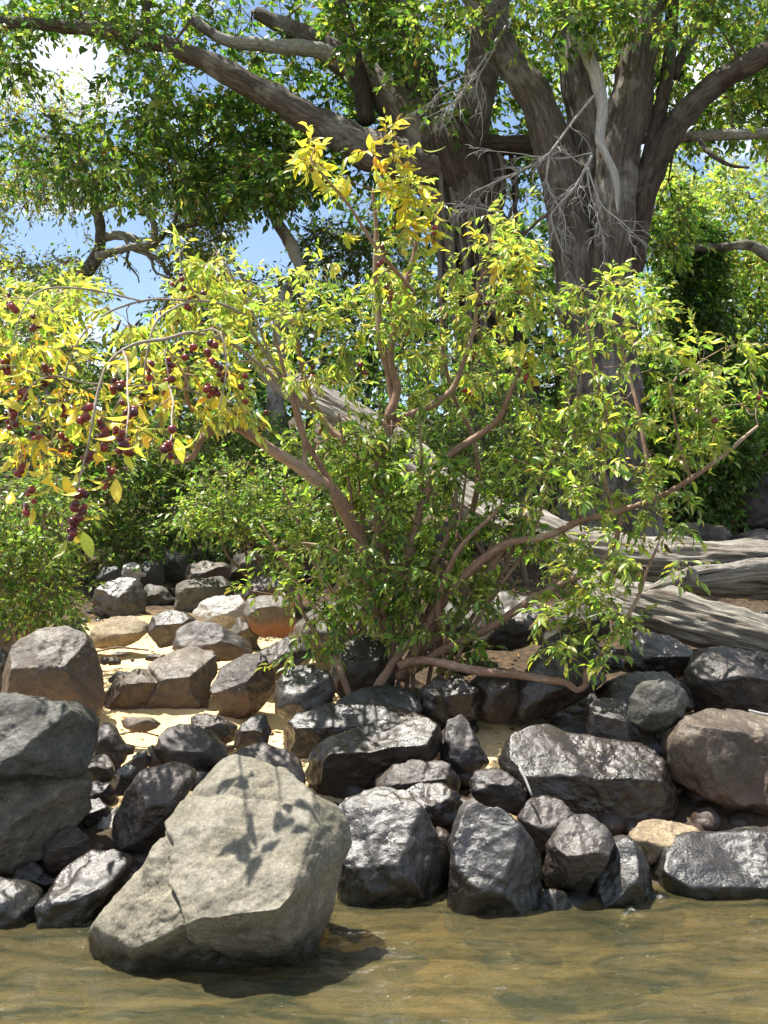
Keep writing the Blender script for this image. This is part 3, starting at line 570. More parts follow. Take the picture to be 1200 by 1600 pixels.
# ------------------------------------------------------------ leaves
class Leaves:
    """many small leaves in one mesh"""
    def __init__(s): s.P = []; s.D = []; s.N = []; s.L = []; s.W = []; s.C = []
    def add(s, P, D, N, L, W, C_): s.P.append(P); s.D.append(D); s.N.append(N); s.L.append(L); s.W.append(W); s.C.append(C_)
    def mesh(s, name, mat=None, detail=False):
        P, D, N, L, W, C_ = [np.concatenate(x) for x in (s.P, s.D, s.N, s.L, s.W, s.C)]; n = len(P)
        D = norm(D); Sd = norm(np.cross(D, N)); N = np.cross(Sd, D)
        if detail: T = [(0,0,0), (.28,.42,.06), (.28,0,-.03), (.28,-.42,.06), (.66,.36,.02), (.66,0,-.06), (.66,-.36,.02), (1,0,-.20)]; tri = [(0,2,1),(0,3,2),(4,5,7),(5,6,7)]; qd = [(1,2,5,4),(2,3,6,5)]
        else: T = [(0,0,0), (.42,.5,.05), (.45,0,-.05), (.42,-.5,.05), (1,0,-.14)]; tri = [(0,2,1),(0,3,2),(1,2,4),(2,3,4)]; qd = []
        k = len(T); V = np.zeros((n, k, 3))
        for i, (a, b, c) in enumerate(T): V[:, i] = P + D*(L*a)[:, None] + Sd*(W*b)[:, None] + N*(L*c)[:, None]
        off = (np.arange(n)*k)[:, None, None]; f = [(np.array(tri)[None]+off).reshape(-1, 3)]
        if qd: f.append((np.array(qd)[None]+off).reshape(-1, 4))
        return raw_mesh(name, V.reshape(-1, 3), f, mat or LEAF, np.repeat(C_, k, 0), smooth=False)
PAL = dict(dark=(.028,.068,.018), mid=(.055,.115,.022), green=(.135,.21,.050), lime=(.26,.335,.080), ygreen=(.40,.42,.12), yellow=(.50,.43,.09), olive=(.15,.15,.07), dull=(.05,.08,.035), gold=(.62,.42,.06))
def colors(names, n, var=.25):
    ks = [PAL[k] for k in names]; i = RNG.integers(0, len(ks), n); c = np.array(ks)[i]
    c = c.copy(); dead = RNG.uniform(size=n) < .012; c[dead] = np.array([.13, .09, .045]); turn = RNG.uniform(size=n) < .08; c[turn] = c[turn]*np.array([1.4, 1.2, .8])
    return np.clip(c * (1 + var*RNG.normal(size=(n, 1))) * (1 + .13*RNG.normal(size=(n, 3))), .008, .8)
def sprays(LV, TW, T, Dr, n_tw, L, n_leaf, leaf, aspect, cols, droop=.25, spread=.8, twr=.0025, opp=True, light=None):
    """twigs with leaves at every target point T along its direction Dr"""
    m = len(T)*n_tw; P0 = np.repeat(T, n_tw, 0); D0 = norm(np.repeat(Dr, n_tw, 0) + spread*RNG.normal(size=(m, 3)))
    Lw = L * RNG.uniform(.6, 1.3, m); k = 4; pts = [P0]; d = D0
    for j in range(k):
        d = norm(d + np.array([0, 0, -droop])*.5 + .12*RNG.normal(size=(m, 3))); pts.append(pts[-1] + d*(Lw/k)[:, None])
    X = np.stack(pts, 1)                                     # m x (k+1) x 3
    # leaves
    t = np.linspace(.12, 1, n_leaf)[None] + RNG.uniform(-.04, .04, (m, n_leaf)); t = np.clip(t, 0, .999)*k; i = t.astype(int); f = (t-i)[..., None]
    ar = np.arange(m)[:, None]; B0 = X[ar, i]*(1-f) + X[ar, i+1]*f; td = norm(X[ar, i+1]-X[ar, i])
    up = np.array([0, 0, 1.]); side = norm(np.cross(td, up) + .3*RNG.normal(size=td.shape)); sg = np.where(np.arange(n_leaf) % 2 == 0, 1, -1)[None, :, None]
    D = norm(td*.75 + side*sg*.8 + RNG.normal(size=td.shape)*.28 + np.array([0, 0, -droop*.9])); D[:, -1] = norm(td[:, -1] + .2*RNG.normal(size=(m, 3)))
    N = norm(up*.8 + .55*RNG.normal(size=td.shape)); q = m*n_leaf; Ls = leaf*RNG.uniform(.45, 1.3, q)
    cc = np.repeat(np.clip(1 + .12*RNG.normal(size=(m, 1)), .6, 1.4), n_leaf, 0)
    C_ = (cols if isinstance(cols, np.ndarray) else colors(cols, q)) * cc
    LV.add(B0.reshape(-1, 3), D.reshape(-1, 3), N.reshape(-1, 3), Ls, Ls*aspect*RNG.uniform(.85, 1.15, q), C_)
    # twigs as thin three-sided tubes
    a = norm(np.cross(norm(X[:, -1]-X[:, 0]), up) + 1e-3); b = norm(np.cross(norm(X[:, -1]-X[:, 0]), a)); V = []
    rings = [0, 2, 4] if twr > .002 else list(range(k+1)); nr = len(rings)
    for j in rings:
        r = twr*(1-.7*j/k)
        for th in (0, 2.094, 4.189): V.append(X[:, j] + r*(a*math.cos(th) + b*math.sin(th)))
    V = np.stack(V, 1).reshape(-1, 3); off = (np.arange(m)*3*nr)[:, None, None]
    q4 = [(3*j+e, 3*j+(e+1) % 3, 3*j+3+(e+1) % 3, 3*j+3+e) for j in range(nr-1) for e in range(3)]
    TW.V.append(V); TW.Q.append((np.array(q4)[None]+off+TW.n).reshape(-1, 4)); TW.tc.append(V*.3); TW.n += len(V)
def grow(TW, skel, T, r0=.012, seg=.3, bend=.15, sides=5, rmin=.003, lift=.0):
    """join every target to the nearest point already grown, by a bending thin branch; returns the end directions"""
    N = np.vstack([s[:, :3] for s in skel]); R = np.concatenate([s[:, 3] for s in skel]); d0 = np.array([np.min(np.linalg.norm(N - t, axis=1)) for t in T]); order = np.argsort(d0)
    cap = len(T)*14 + len(N); NP = np.zeros((cap, 3)); NR = np.zeros(cap); NP[:len(N)] = N; NR[:len(N)] = R; n = len(N); Dr = np.zeros((len(T), 3))
    for i in order:
        t = T[i]; dd = np.linalg.norm(NP[:n]-t, axis=1) + np.where(NR[:n] < rmin*1.3, .25*seg, 0); j = int(np.argmin(dd)); a = NP[j]; v = t-a; l = np.linalg.norm(v)
        m = max(2, min(10, int(l/seg)+1)); tt = np.linspace(0, 1, m+1)[:, None]; mid = bend*l*RNG.normal(size=3); mid[2] += lift*l
        P = a + v*tt + mid*(tt*(1-tt)*4*.5); P[1:-1] += .04*l*RNG.normal(size=(m-1, 3)); r1 = min(NR[j]*.75, r0*min(1.3, .45+l*.8)); rr = np.linspace(r1, max(rmin, r1*.35), m+1)
        TW.add(P, rr, sides); NP[n:n+m] = P[1:]; NR[n:n+m] = rr[1:]; n += m; Dr[i] = (P[-1]-P[-2])/max(np.linalg.norm(P[-1]-P[-2]), 1e-6)
    return Dr
def in_hole(px, holes):
    for (a, b, c, d) in holes:
        if ((px[0]-a)/c)**2 + ((px[1]-b)/d)**2 < 1: return True
    return False
HOLES = [(120,75,62,42),(45,50,26,16),(125,150,22,20),(70,372,62,40),(205,352,52,34),(215,440,52,44),(140,500,52,34),(400,392,40,52),(505,318,52,34),(445,350,26,30),(690,95,26,26),(815,66,18,22),
         (790,300,34,22),(1085,255,34,40),(1092,112,26,40),(1065,20,26,20),(800,160,10,16),(30,350,26,26),(700,12,14,12),(860,150,8,16),(590,40,12,10)]
def blob_targets(blobs, holes=HOLES, shrink=1.):
    """blobs: (cx, cy, rx, ry, dist0, dist1, count) in the photo; scattered through real depth"""
    T = []
    for (cx, cy, rx, ry, d0, d1, n) in blobs:
        k = 0; tries = 0
        while k < n and tries < n*30:
            tries += 1; a = RNG.uniform(0, 2*math.pi); r = math.sqrt(RNG.uniform(0, 1)); px, py = cx + rx*r*math.cos(a), cy + ry*r*math.sin(a)
            if in_hole((px, py), holes): continue
            T.append(at(px, py, RNG.uniform(d0, d1))); k += 1
    return np.array(T)
def finish(parent, LV, TW, leaf_name='leaves', twig_mat='twig', detail=False, twig_name='twigs', mat=None):
    o = link(leaf_name, LV.mesh(leaf_name, mat, detail), parent); o['kind'] = 'stuff'
    if TW.V:
        if not TW.T: TW.T.append(np.zeros((0, 3), int))
        t = link(twig_name, raw_mesh(twig_name, np.concatenate(TW.V), [np.concatenate(TW.Q)] + ([np.concatenate(TW.T)] if len(np.concatenate(TW.T)) else []), BM[twig_mat], tcv=np.concatenate(TW.tc)), parent); t['kind'] = 'stuff'

def base_loc(px, Y): p = at(px, 850, Y); return (p[0], Y, gz(p[0], Y))
def groundp(px, Y):
    """photo row of the ground at distance Y"""
    z = gz(0, Y); k = (z - CAM_H)/Y; return 850 - F*k

# ------------------------------------------------------------ fallen log
root = thing('fallen_log', base_loc(1120, 7.3), 'weathered grey fallen tree log with twisted grain and a forked limb', 'log')
def log_prof(k, amp, seed):
    def f(th, S):
        return 1 + amp*(.5*np.sin(3*th + 1.1*S + seed) + .35*np.sin(7*th - .8*S + 2*seed) + .25*np.sin(13*th + 1.7*S)) 
    return f
SK = []
def logpiece(pts, name, sides=140, amp=.07, fine=.13, seed=1, step=.03):
    L4 = px_line(pts); S4 = spline(L4, step); t = Tubes(); t.add(S4[:, :3], S4[:, 3], sides, .10, fine, seed, log_prof(0, amp, seed)); return link(name, t.mesh(name, BM['log']), root)
logpiece([(1420,900,46,7.3), (1300,894,45,7.4), (1190,889,43,7.5), (1080,884,41,7.6), (1000,878,40,7.7), (920,864,38,7.9), (830,830,35,8.1), (760,800,29,8.4), (680,748,26,8.7), (610,695,25,8.9), (545,650,25,9.1), (480,618,22,9.3), (430,590,16,9.5), (395,560,8,9.6)], 'trunk')
logpiece([(1420,1050,40,6.75), (1330,1028,39,6.75), (1210,1000,36,6.8), (1130,980,37,6.85), (1050,962,38,6.95), (985,945,34,7.1), (940,922,24,7.3), (905,893,12,7.5)], 'lower_limb', 110, .08, .16, 5)
logpiece([(985,938,8,7.0), (1030,920,12,6.98), (1075,903,15,6.98), (1130,896,16,7.05), (1190,890,17,7.1), (1300,884,20,7.15)], 'upper_limb', 70, .10, .14, 9)
logpiece([(1080,902,11,6.93), (1079,894,9,6.90), (1077,887,5,6.88)], 'knot', 24, .1, .1, 3, .01)

# ------------------------------------------------------------ big pale-barked tree with several stems
root = thing('fused_stem_tree', base_loc(950, 12.0), 'large grey-barked tree with fused stems and bleached dead branch hanging on it', 'tree')
SK1 = []; D = 12.0
g = groundp(950, D)
limb(root, 'stem', [(700,-60,20,11.8), (748,0,22,11.8), (788,80,24,11.9), (845,165,37), (872,250,40), (888,330,42), (898,420,42), (915,520,45), (930,650,50), (925,g-30,62), (915,g+15,85)][0:3] + [(842,165,27,11.95), (868,250,30,12), (884,330,31,12), (900,420,34,12), (916,520,33,12), (928,650,35,12), (925,g-30,60,12), (915,g+15,85,12)], D, BM['trunk'], 72, .16, .13, 1, .07, SK1)
limb(root, 'stem', [(900,-70,25), (902,20,26), (906,110,27), (918,200,29), (925,280,32), (930,380,34), (934,480,36), (936,600,38)], 12.15, BM['trunk'], 72, .14, .13, 2, .07, SK1)
limb(root, 'stem', [(1012,-70,30), (1006,20,31), (994,110,32), (978,190,33), (964,260,36), (958,340,36), (956,440,35), (958,560,36), (962,680,40), (985,g-30,58), (1005,g+15,80)], 11.9, BM['trunk'], 72, .16, .13, 3, .07, SK1)
limb(root, 'limb', [(1330,0,12,11.2), (1250,50,16,11.3), (1190,88,18,11.4), (1120,130,18,11.6), (1060,190,20,11.7), (1020,265,22,11.8), (998,340,20,11.9), (985,430,18,12)], D, BM['fig'], 20, .12, .04, 4, .06, SK1)
limb(root, 'limb', [(1052,-60,10,11.9), (1048,60,11,11.9), (1040,130,11,11.8), (1025,200,12,11.8), (1010,270,14,11.8)], D, BM['fig'], 14, .10, .04, 5, .06, SK1)
limb(root, 'limb', [(1130,-40,7,12), (1085,50,8,12), (1050,120,9,12)], D, BM['fig'], 10, .10, .04, 6, .06, SK1)
limb(root, 'limb', [(1330,195,6,11.9), (1200,208,8,12.2), (1100,212,9,12.3), (1000,216,9,12.3)], D, BM['pale'], 12, .1, .04, 7, .06, SK1)
limb(root, 'branch', [(1092,218,4,12.2), (1110,240,4,12), (1140,258,3,12), (1170,262,2,12)], D, BM['trunk'], 8, .1, 0, 8, .06, SK1)
# bleached dead branch and its twigs
limb(root, 'dead_branch', [(872,-40,10,11.35), (888,20,11,11.35), (915,80,10,11.35), (933,125,11,11.35), (941,170,9,11.35), (937,215,8,11.35), (946,240,6,11.3), (958,268,6,11.3), (964,300,4,11.3), (965,334,1.5,11.3)], D, BM['dead'], 16, .14, .08, 9, .04, label='bleached dead branch with a splintered end')
TW = Tubes()
def dead_spray(pts, Y, r=2.2, n=9, l=60, seed=0):
    rs = random.Random(seed); L4 = px_line([(x, y, r*(1-.7*i/len(pts))) for i, (x, y) in enumerate(pts)], Y); S4 = spline(L4, .05); TW.add(S4[:, :3], np.maximum(S4[:, 3]*.62, .003), 5)
    for k in range(int(n*1.25)):
        i = rs.randrange(len(S4)//5, len(S4)-1); p = S4[i, :3]; d = norm(S4[min(i+2, len(S4)-1), :3]-S4[max(i-2, 0), :3]); d = norm(d + np.array([rs.gauss(0, .55), rs.gauss(0, .4), rs.gauss(-.25, .5)])); m = l*rs.uniform(.4, 1.2)*Y/F
        P = [p]; 
        for j in range(5): d = norm(d + np.array([rs.gauss(0, .26), rs.gauss(0, .16), -.06])); P.append(P[-1]+d*m/5)
        TW.add(np.array(P), np.linspace(.006, .002, 6), 5)
        for q in range(3):
            j = rs.randrange(1, 5); e = norm(d + np.array([rs.gauss(0, .7), rs.gauss(0, .4), rs.gauss(-.1, .6)])); TW.add(np.array([P[j], P[j]+e*m*.22, P[j]+e*m*.42+np.array([0, 0, -.02])]), [.005, .0035, .002], 4)
for i, (pts_, Y, r, n, l) in enumerate([([(927,150),(895,190),(858,239),(825,262),(783,280),(740,300)], 11.3, 4, 12, 60), ([(925,239),(870,248),(810,240),(750,234)], 11.3, 2, 6, 40), ([(925,243),(900,290),(867,327),(862,345),(880,395)], 11.3, 4.5, 12, 60),
    ([(917,264),(922,300),(935,345),(946,392)], 11.25, 2.8, 8, 50), ([(918,262),(940,320),(975,350),(1012,388)], 11.2, 2.6, 9, 45), ([(777,60),(760,85),(742,115),(708,160),(662,186)], 11.5, 3.2, 12, 55), ([(790,40),(765,90),(745,130),(752,172)], 11.5, 2.4, 8, 45),
    ([(905,255),(885,240),(868,236)], 11.3, 2, 4, 30), ([(858,239),(855,290),(880,335),(884,370)], 11.25, 2.6, 8, 45), ([(742,115),(700,130),(672,160),(640,180)], 11.5, 2, 7, 40), ([(800,350),(770,330),(700,318),(655,330)], 11.0, 2, 6, 50)]):
    dead_spray(pts_, Y, r, n, l, i)
t = link('dead_twigs', TW.mesh('dead_twigs', BM['dead']), root); t['kind'] = 'stuff'
LV = Leaves(); TW = Tubes()
T = blob_targets([(1130,50,140,110,12.4,14.5,120), (1140,160,110,70,12.2,14.5,70), (880,60,150,90,12.9,14.8,75), (1300,80,120,200,11.5,14,50), (1000,-190,400,120,10.5,14,110), (820,10,200,45,10.9,11.25,34), (1080,10,120,50,11,11.6,30), (780,330,60,60,12.8,13.5,16), (1030,330,40,60,12.6,13.6,24)])
Dr = grow(TW, SK1, T, .03, .35, .15, 4, .006); sprays(LV, TW, T, Dr, 4, .42, 9, .12, .5, ['green','lime','lime','mid'], .3, .9, .004); finish(root, LV, TW, 'crown')

# ------------------------------------------------------------ dark strangler fig
root = thing('strangler_fig_tree', base_loc(760, 13.2), 'dark strangler fig with hanging roots and a long limb reaching left', 'tree'); SK2 = []
g = groundp(760, 13.2)
limb(root, 'trunk', [(690,200,50,13.2), (712,270,58,13.2), (735,340,50,13.2), (748,420,48,13.2), (760,520,52,13.2), (775,640,62,13.2), (785,g-40,78,13.2), (785,g+15,110,13.2)], 13, BM['fig'], 80, .22, .16, 11, .08, SK2)
limb(root, 'limb', [(-200,20,5,11.6), (-60,30,7,11.8), (60,38,9,12), (180,50,12,12.1), (280,78,15,12.3), (370,122,17,12.5), (440,160,20,12.7), (520,205,25,12.9), (600,243,30,13), (690,270,40,13.1)], 13, BM['trunk'], 36, .18, .12, 12, .08, SK2)
limb(root, 'limb', [(560,-90,20), (600,-10,22), (635,50,24), (655,120,26), (668,190,32), (690,250,40)], 13.3, BM['fig'], 22, .14, .05, 13, .08, SK2)
limb(root, 'limb', [(400,20,10,13.4), (480,60,18,13.4), (560,110,24,13.4), (620,165,32,13.3), (670,225,42,13.2), (700,290,46,13.2)], 13, BM['trunk'], 24, .16, .05, 14, .08, SK2)
limb(root, 'limb', [(770,-80,24), (768,20,26), (752,110,28), (735,180,28), (728,250,34), (735,320,36)], 13.0, BM['trunk'], 24, .14, .05, 15, .08, SK2)
limb(root, 'limb', [(720,222,14), (780,226,15), (850,228,14), (910,222,12)], 12.9, BM['fig'], 14, .1, .04, 16, .08, SK2)
limb(root, 'limb', [(300,30,8,12.7), (350,62,9,12.7), (430,72,11,12.9), (500,80,13,13.1), (560,110,16,13.3)], 13, BM['pale'], 12, .14, .04, 17, .08, SK2)
limb(root, 'limb', [(520,-40,9,13), (545,50,10,13.1), (560,110,12,13.2), (572,190,14,13.1)], 13, BM['fig'], 12, .14, .04, 18, .08, SK2)
limb(root, 'limb', [(240,-30,6,12.2), (228,20,7,12.2), (235,60,9,12.2)], 13, BM['fig'], 10, .14, .04, 19, .08, SK2)
rs = random.Random(5)
for k in range(40):                                           # hanging and clasping roots
    x = rs.uniform(665, 800); x2 = 745 + (x-735)*.75 + rs.uniform(-20, 20); y0 = rs.uniform(215, 290); y1 = rs.uniform(400, 620); q = abs(x-735)/70
    limb(root, 'hanging_root', [(x, y0, rs.uniform(2.5, 5), 12.75+q*.3), (x+rs.uniform(-14, 14), y0+60, rs.uniform(2.5, 6), 12.7+q*.3), ((x+x2)/2+rs.uniform(-10, 10), (y0+y1)/2, rs.uniform(3, 6), 12.65+q*.3), (x2, y1, rs.uniform(2, 5), 12.65+q*.3)], 12.8, BM['root' if k % 3 else 'fig'], 7, .2, 0, k, .1)
LV = Leaves(); TW = Tubes()
T = blob_targets([(370,215,170,95,13.1,15.2,150), (230,215,100,90,12.8,14.8,45), (60,230,70,60,12,13.8,16), (300,40,330,80,12.9,15.2,120), (520,150,130,120,13.5,15,80), (640,60,140,80,13.8,15.2,55), (560,230,120,50,13.5,14.8,26), (430,280,80,45,12.3,13.8,55), (90,60,120,60,11.6,13,34), (200,275,110,36,12,13,26),
                  (150,70,130,40,11.4,12.0,10), (610,40,90,60,12.1,12.6,34), (690,120,40,60,12.3,12.6,8), (-150,120,160,200,11,14,60), (400,-150,500,120,11,15,200), (800,190,60,100,13.5,14.8,50), (700,300,90,60,13.6,14.6,30)])
Dr = grow(TW, SK2, T, .035, .35, .15, 4, .006); sprays(LV, TW, T, Dr, 4, .42, 9, .125, .52, ['mid','green','mid','lime','green'], .25, .9, .004); finish(root, LV, TW, 'crown')

# ------------------------------------------------------------ gnarled pale tree behind on the left, and its neighbour
root = thing('gnarled_tree', base_loc(60, 14.6), 'gnarled pale-barked tree with crooked limbs against the sky, at left', 'tree'); SK3 = []; D = 14.6; g = groundp(60, D)
limb(root, 'trunk', [(62,g+10,26), (60,g-90,18), (72,640,11.5), (88,540,10.8), (112,470,10.8), (132,430,10.1), (152,398,10.1), (158,362,8.6), (148,320,7.2), (130,292,5.8), (95,280,4.3)], D, BM['pale'], 16, .2, .05, 21, .08, SK3)
limb(root, 'limb', [(156,372,7.2), (185,368,6.5), (210,374,6.5), (228,392,5.8), (262,362,4.3), (300,352,3.6), (345,350,2.2)], D, BM['pale'], 12, .2, .05, 22, .06, SK3)
limb(root, 'limb', [(150,402,7.2), (175,394,6.5), (205,386,5.8), (236,382,5.8), (240,350,5.0), (222,328,3.6), (200,318,2.9)], 14.4, BM['pale'], 12, .2, .05, 23, .06, SK3)
limb(root, 'limb', [(150,330,4.3), (185,318,4.3), (215,322,3.6), (250,290,2.9), (300,280,2.2)], 14.5, BM['pale'], 10, .2, .05, 24, .06, SK3)
limb(root, 'limb', [(228,392,3.6), (250,408,2.9), (262,430,2.2)], 14.5, BM['pale'], 8, .2, 0, 25, .06, SK3)
for k_, (x0, y0, x1, y1) in enumerate([(150,330,120,260),(215,322,235,270),(262,362,290,320),(185,368,200,420),(228,392,270,440),(140,420,90,400),(112,470,60,440),(300,352,330,300),(95,280,40,250),(205,386,250,430)]):
    limb(root, 'limb', [(x0,y0,4), ((x0+x1)/2+8,(y0+y1)/2-6,3), (x1,y1,2), (x1+(x1-x0)*.5+10,y1+(y1-y0)*.4,1.2)], 14.5, BM['pale'], 7, .2, 0, 60+k_, .08, SK3, wob=.12)
LV = Leaves(); TW = Tubes()
T = blob_targets([(70,190,110,120,14.5,17,130), (40,300,80,60,14,16,50), (290,340,90,70,14,16,110), (110,420,110,50,14,15.5,50), (330,300,70,50,14,16,60), (20,420,60,60,13.5,15,40), (280,450,70,50,14,15.5,60), (100,290,110,20,14,16,40), (320,420,40,70,14,15.5,40)])
Dr = grow(TW, SK3, T, .025, .25, .22, 5, .005); sprays(LV, TW, T, Dr, 4, .34, 8, .085, .42, ['olive','lime','ygreen','olive','green'], .2, .9, .004); finish(root, LV, TW, 'crown')
root = thing('leaning_pale_tree', base_loc(420, 13.6), 'slim pale-barked leaning tree whose crooked stem crosses the blue sky gap', 'tree'); SK4 = []; g = groundp(420, 13.6)
limb(root, 'trunk', [(420,g+10,22), (425,g-80,17), (432,600,14), (440,540,13), (438,490,14), (448,462,15), (470,432,11), (462,400,10), (448,370,9), (432,345,8), (420,318,7), (405,270,5)], 13.6, BM['pale'], 16, .22, .05, 31, .07, SK4)
limb(root, 'limb', [(440,480,9), (420,470,8), (385,440,5), (360,400,3)], 13.6, BM['pale'], 10, .2, .04, 32, .07, SK4)
LV = Leaves(); TW = Tubes()
T = blob_targets([(520,390,60,40,14,15.5,60), (500,460,90,50,14,15.5,70), (360,480,60,40,13.6,15,40), (390,270,70,30,13.4,14.6,40), (600,400,70,50,14,15.5,40)])
Dr = grow(TW, SK4, T, .022, .25, .2, 5, .005); sprays(LV, TW, T, Dr, 4, .34, 9, .085, .45, ['green','dull','mid','olive'], .2, .9, .004); finish(root, LV, TW, 'crown')

# ------------------------------------------------------------ trees and bushes behind
def bush(name, px, Y, blobs, cols, label, cat='tree', stems=5, trunk=10, leaf=.09, n_tw=4, n_leaf=10, L=.36, asp=.45, mat='fig', group=None, holes=HOLES, r0=.025, top=None, leafname='crown', stemname='stem', sd=None):
    root = thing(name, base_loc(px, Y), label, cat, group); SK = []; g = groundp(px, Y); T = blob_targets(blobs, holes); P = to_px(T)
    rs = random.Random(int(px*7+Y)); cy = [b[1] for b in blobs]
    for k in range(stems):
        b = blobs[k % len(blobs)]; tx, ty = b[0]+rs.uniform(-.4, .4)*b[2], b[1]-rs.uniform(0, .5)*b[3]; yy = (b[4]+b[5])/2
        x0 = px + rs.uniform(-1, 1)*(6+stems*4); limb(root, stemname, [(x0, g+6, trunk*1.4, Y), (x0+(tx-x0)*.25+rs.uniform(-12, 12), g+(ty-g)*.33, trunk, Y*.67+yy*.33), (x0+(tx-x0)*.6+rs.uniform(-12, 12), g+(ty-g)*.66, trunk*.7, Y*.33+yy*.67), (tx, ty, trunk*.3, yy)], Y, BM[mat], 8, .15, .04, k, .13, SK, wob=.05)
    LV = Leaves(); TW = Tubes(); Dr = grow(TW, SK, T, r0, .32, .2, 3, .004); sprays(LV, TW, T, Dr, n_tw, L, n_leaf, leaf, asp, cols, .25, .9, .003); finish(root, LV, TW, leafname)
    return root
NOH = [(1085,255,30,30)]
bush('bright_forest_tree', 1160, 18, [(1140,330,130,70,16,20,150), (1170,430,110,60,16,20,150), (1040,310,60,60,17,20,60), (1290,350,120,150,16,20,70), (1050,440,70,60,17,20,60)], ['lime','lime','green','ygreen'], 'bright green forest tree behind the right-hand pale branch', stems=4, trunk=9, leaf=.12, L=.5)
r_ = thing('bare_limbed_tree', base_loc(1250, 14.5), 'tree beyond the right edge sending a pale crooked bare limb across', 'tree')
limb(r_, 'trunk', [(1290,groundp(1290,14.5)+10,30), (1285,700,24), (1275,560,20), (1262,480,17), (1240,430,13)], 14.5, BM['trunk'], 14, .15, .04, 41, .08)
limb(r_, 'limb', [(1245,436,12), (1205,402,10), (1172,383,8), (1130,386,7), (1080,388,6), (1040,386,5), (1010,392,3)], 14.5, BM['pale'], 12, .16, .05, 42, .06)
bush('vine_draped_tree', 1080, 15.5, [(1085,400,42,60,14.6,15.4,90), (1080,500,55,80,14.6,15.6,150), (1100,620,60,70,14.6,15.6,110), (1070,560,70,60,14.8,15.6,60)], ['dark','mid','green'], 'tall narrow dark green tree draped in vines behind the pale limb', stems=2, trunk=8, leaf=.11, L=.35, leafname='crown')
bush('forest_tree', 1180, 16.5, [(1180,520,90,70,15.5,17,130), (1290,560,90,120,15,17,60), (1170,620,90,50,15,17,80)], ['lime','green','mid','lime'], 'mid green tree right of the vine-draped one', stems=4, trunk=8, leaf=.11, L=.4)
bush('understorey_bush', 1090, 13.6, [(1100,700,100,70,12.9,14,130), (1090,790,70,50,12.9,13.8,70), (1010,640,60,90,13,14,90), (1210,700,70,40,13,14,40)], ['mid','green','green'], 'dark glossy bush right of the big trunk, hanging over the far boulder', 'bush', stems=6, trunk=4, leaf=.10, L=.3, leafname='leaves', mat='twig')
bush('understorey_bush', 860, 14.5, [(850,560,100,90,13.9,15.5,110), (830,680,80,70,13.9,15.5,70), (850,450,70,50,14,15.5,40)], ['mid','green','green'], 'shaded bush between the fig trunk and the big fused-stem tree', 'bush', stems=5, trunk=5, leaf=.10, L=.34, leafname='leaves', mat='twig')
bush('thicket_bush', 400, 11.2, [(330,700,130,70,10.6,12,150), (450,760,120,70,10.6,12,140), (260,800,110,60,10.8,12,110), (560,800,100,80,10.8,12,90), (400,830,160,40,10.4,11.4,90), (230,600,120,60,10.8,12,90)], ['green','lime','green','mid'], 'dense dark green thicket at the back of the bank rocks', 'bush', stems=12, trunk=3.5, leaf=.062, L=.26, leafname='leaves', mat='twig')
bush('thicket_bush', 120, 10.6, [(130,780,120,80,9.8,11.5,120), (60,690,100,60,10,11.5,80), (190,860,90,40,9.8,11,60), (200,690,90,60,10.2,11.6,80), (60,560,110,70,10,11.6,90), (120,470,90,30,10.4,11.6,30)], ['green','lime','mid'], 'dark thicket with tangled stems behind the yellow fruiting branches', 'bush', stems=10, trunk=4, leaf=.065, L=.26, leafname='leaves', mat='twig')
bush('sunlit_bush', 440, 9.0, [(380,770,90,50,8.6,9.4,70), (450,830,90,40,8.5,9.3,60), (330,810,50,30,8.6,9.2,20), (520,780,60,60,8.6,9.3,40)], ['green','lime','green'], 'bright green small-leaved bush sunlit at its top, left of the shrub foot', 'bush', stems=8, trunk=2.5, leaf=.055, L=.22, leafname='leaves', mat='twig')
bush('bank_bush', 30, 6.9, [(50,800,90,60,6.4,7.2,70), (30,880,80,70,6.3,7.1,90), (60,930,60,40,6.3,7,40), (-90,850,90,140,6.2,7.2,50)], ['green','lime','mid'], 'light green bush on the left edge above the grey rocks', 'bush', stems=8, trunk=3.5, leaf=.045, L=.18, leafname='leaves', mat='red', r0=.008)
bush('bank_bush', 800, 10.5, [(700,620,110,70,10,11.5,90), (800,700,110,80,10,11.5,90), (650,720,80,60,10,11,60)], ['mid','green','green'], 'shaded bush behind the middle of the fallen log', 'bush', stems=8, trunk=3.5, leaf=.06, L=.28, leafname='leaves', mat='twig')
# far wood that closes the view between the trunks
FB = []
for k in range(26): FB.append((-350 + k*75, 620 + 30*math.sin(k*2.1), 70, 85, 19, 26, 24))
FB += [(30,520,140,50,19,23,60), (330,560,120,50,19,23,60), (560,520,130,60,19,23,80), (700,450,120,60,19,24,60), (850,400,90,70,19,24,40), (620,330,60,60,18,22,20)]
LV = Leaves(); TW = Tubes(); T = blob_targets(FB); sk = []
for k in range(40):
    x = -350 + k*50 + RNG.uniform(-20, 20); y = RNG.uniform(19, 25); g = groundp(x, y); L4 = px_line([(x, g+5, 8), (x+RNG.uniform(-20, 20), g-80, 6), (x+RNG.uniform(-30, 30), 560, 4), (x+RNG.uniform(-40, 40), 500, 2)], y); S4 = spline(L4, .6); TW.add(S4[:, :3], S4[:, 3], 5, .1); sk.append(S4)
Dr = grow(TW, sk, T, .03, .9, .2, 3, .008); sprays(LV, TW, T, Dr, 4, .6, 9, .19, .5, ['dark','mid','dull'], .2, .9, .005)
wm = LV.mesh('far_wood', detail=False); far = tag(link('far_wood', wm), 'far dark green wood closing the view between the trunks', kind='stuff')
t = tag(link('far_wood_stems', TW.mesh('far_wood_stems', BM['fig'])), 'thin stems and branches of the far wood', kind='stuff')

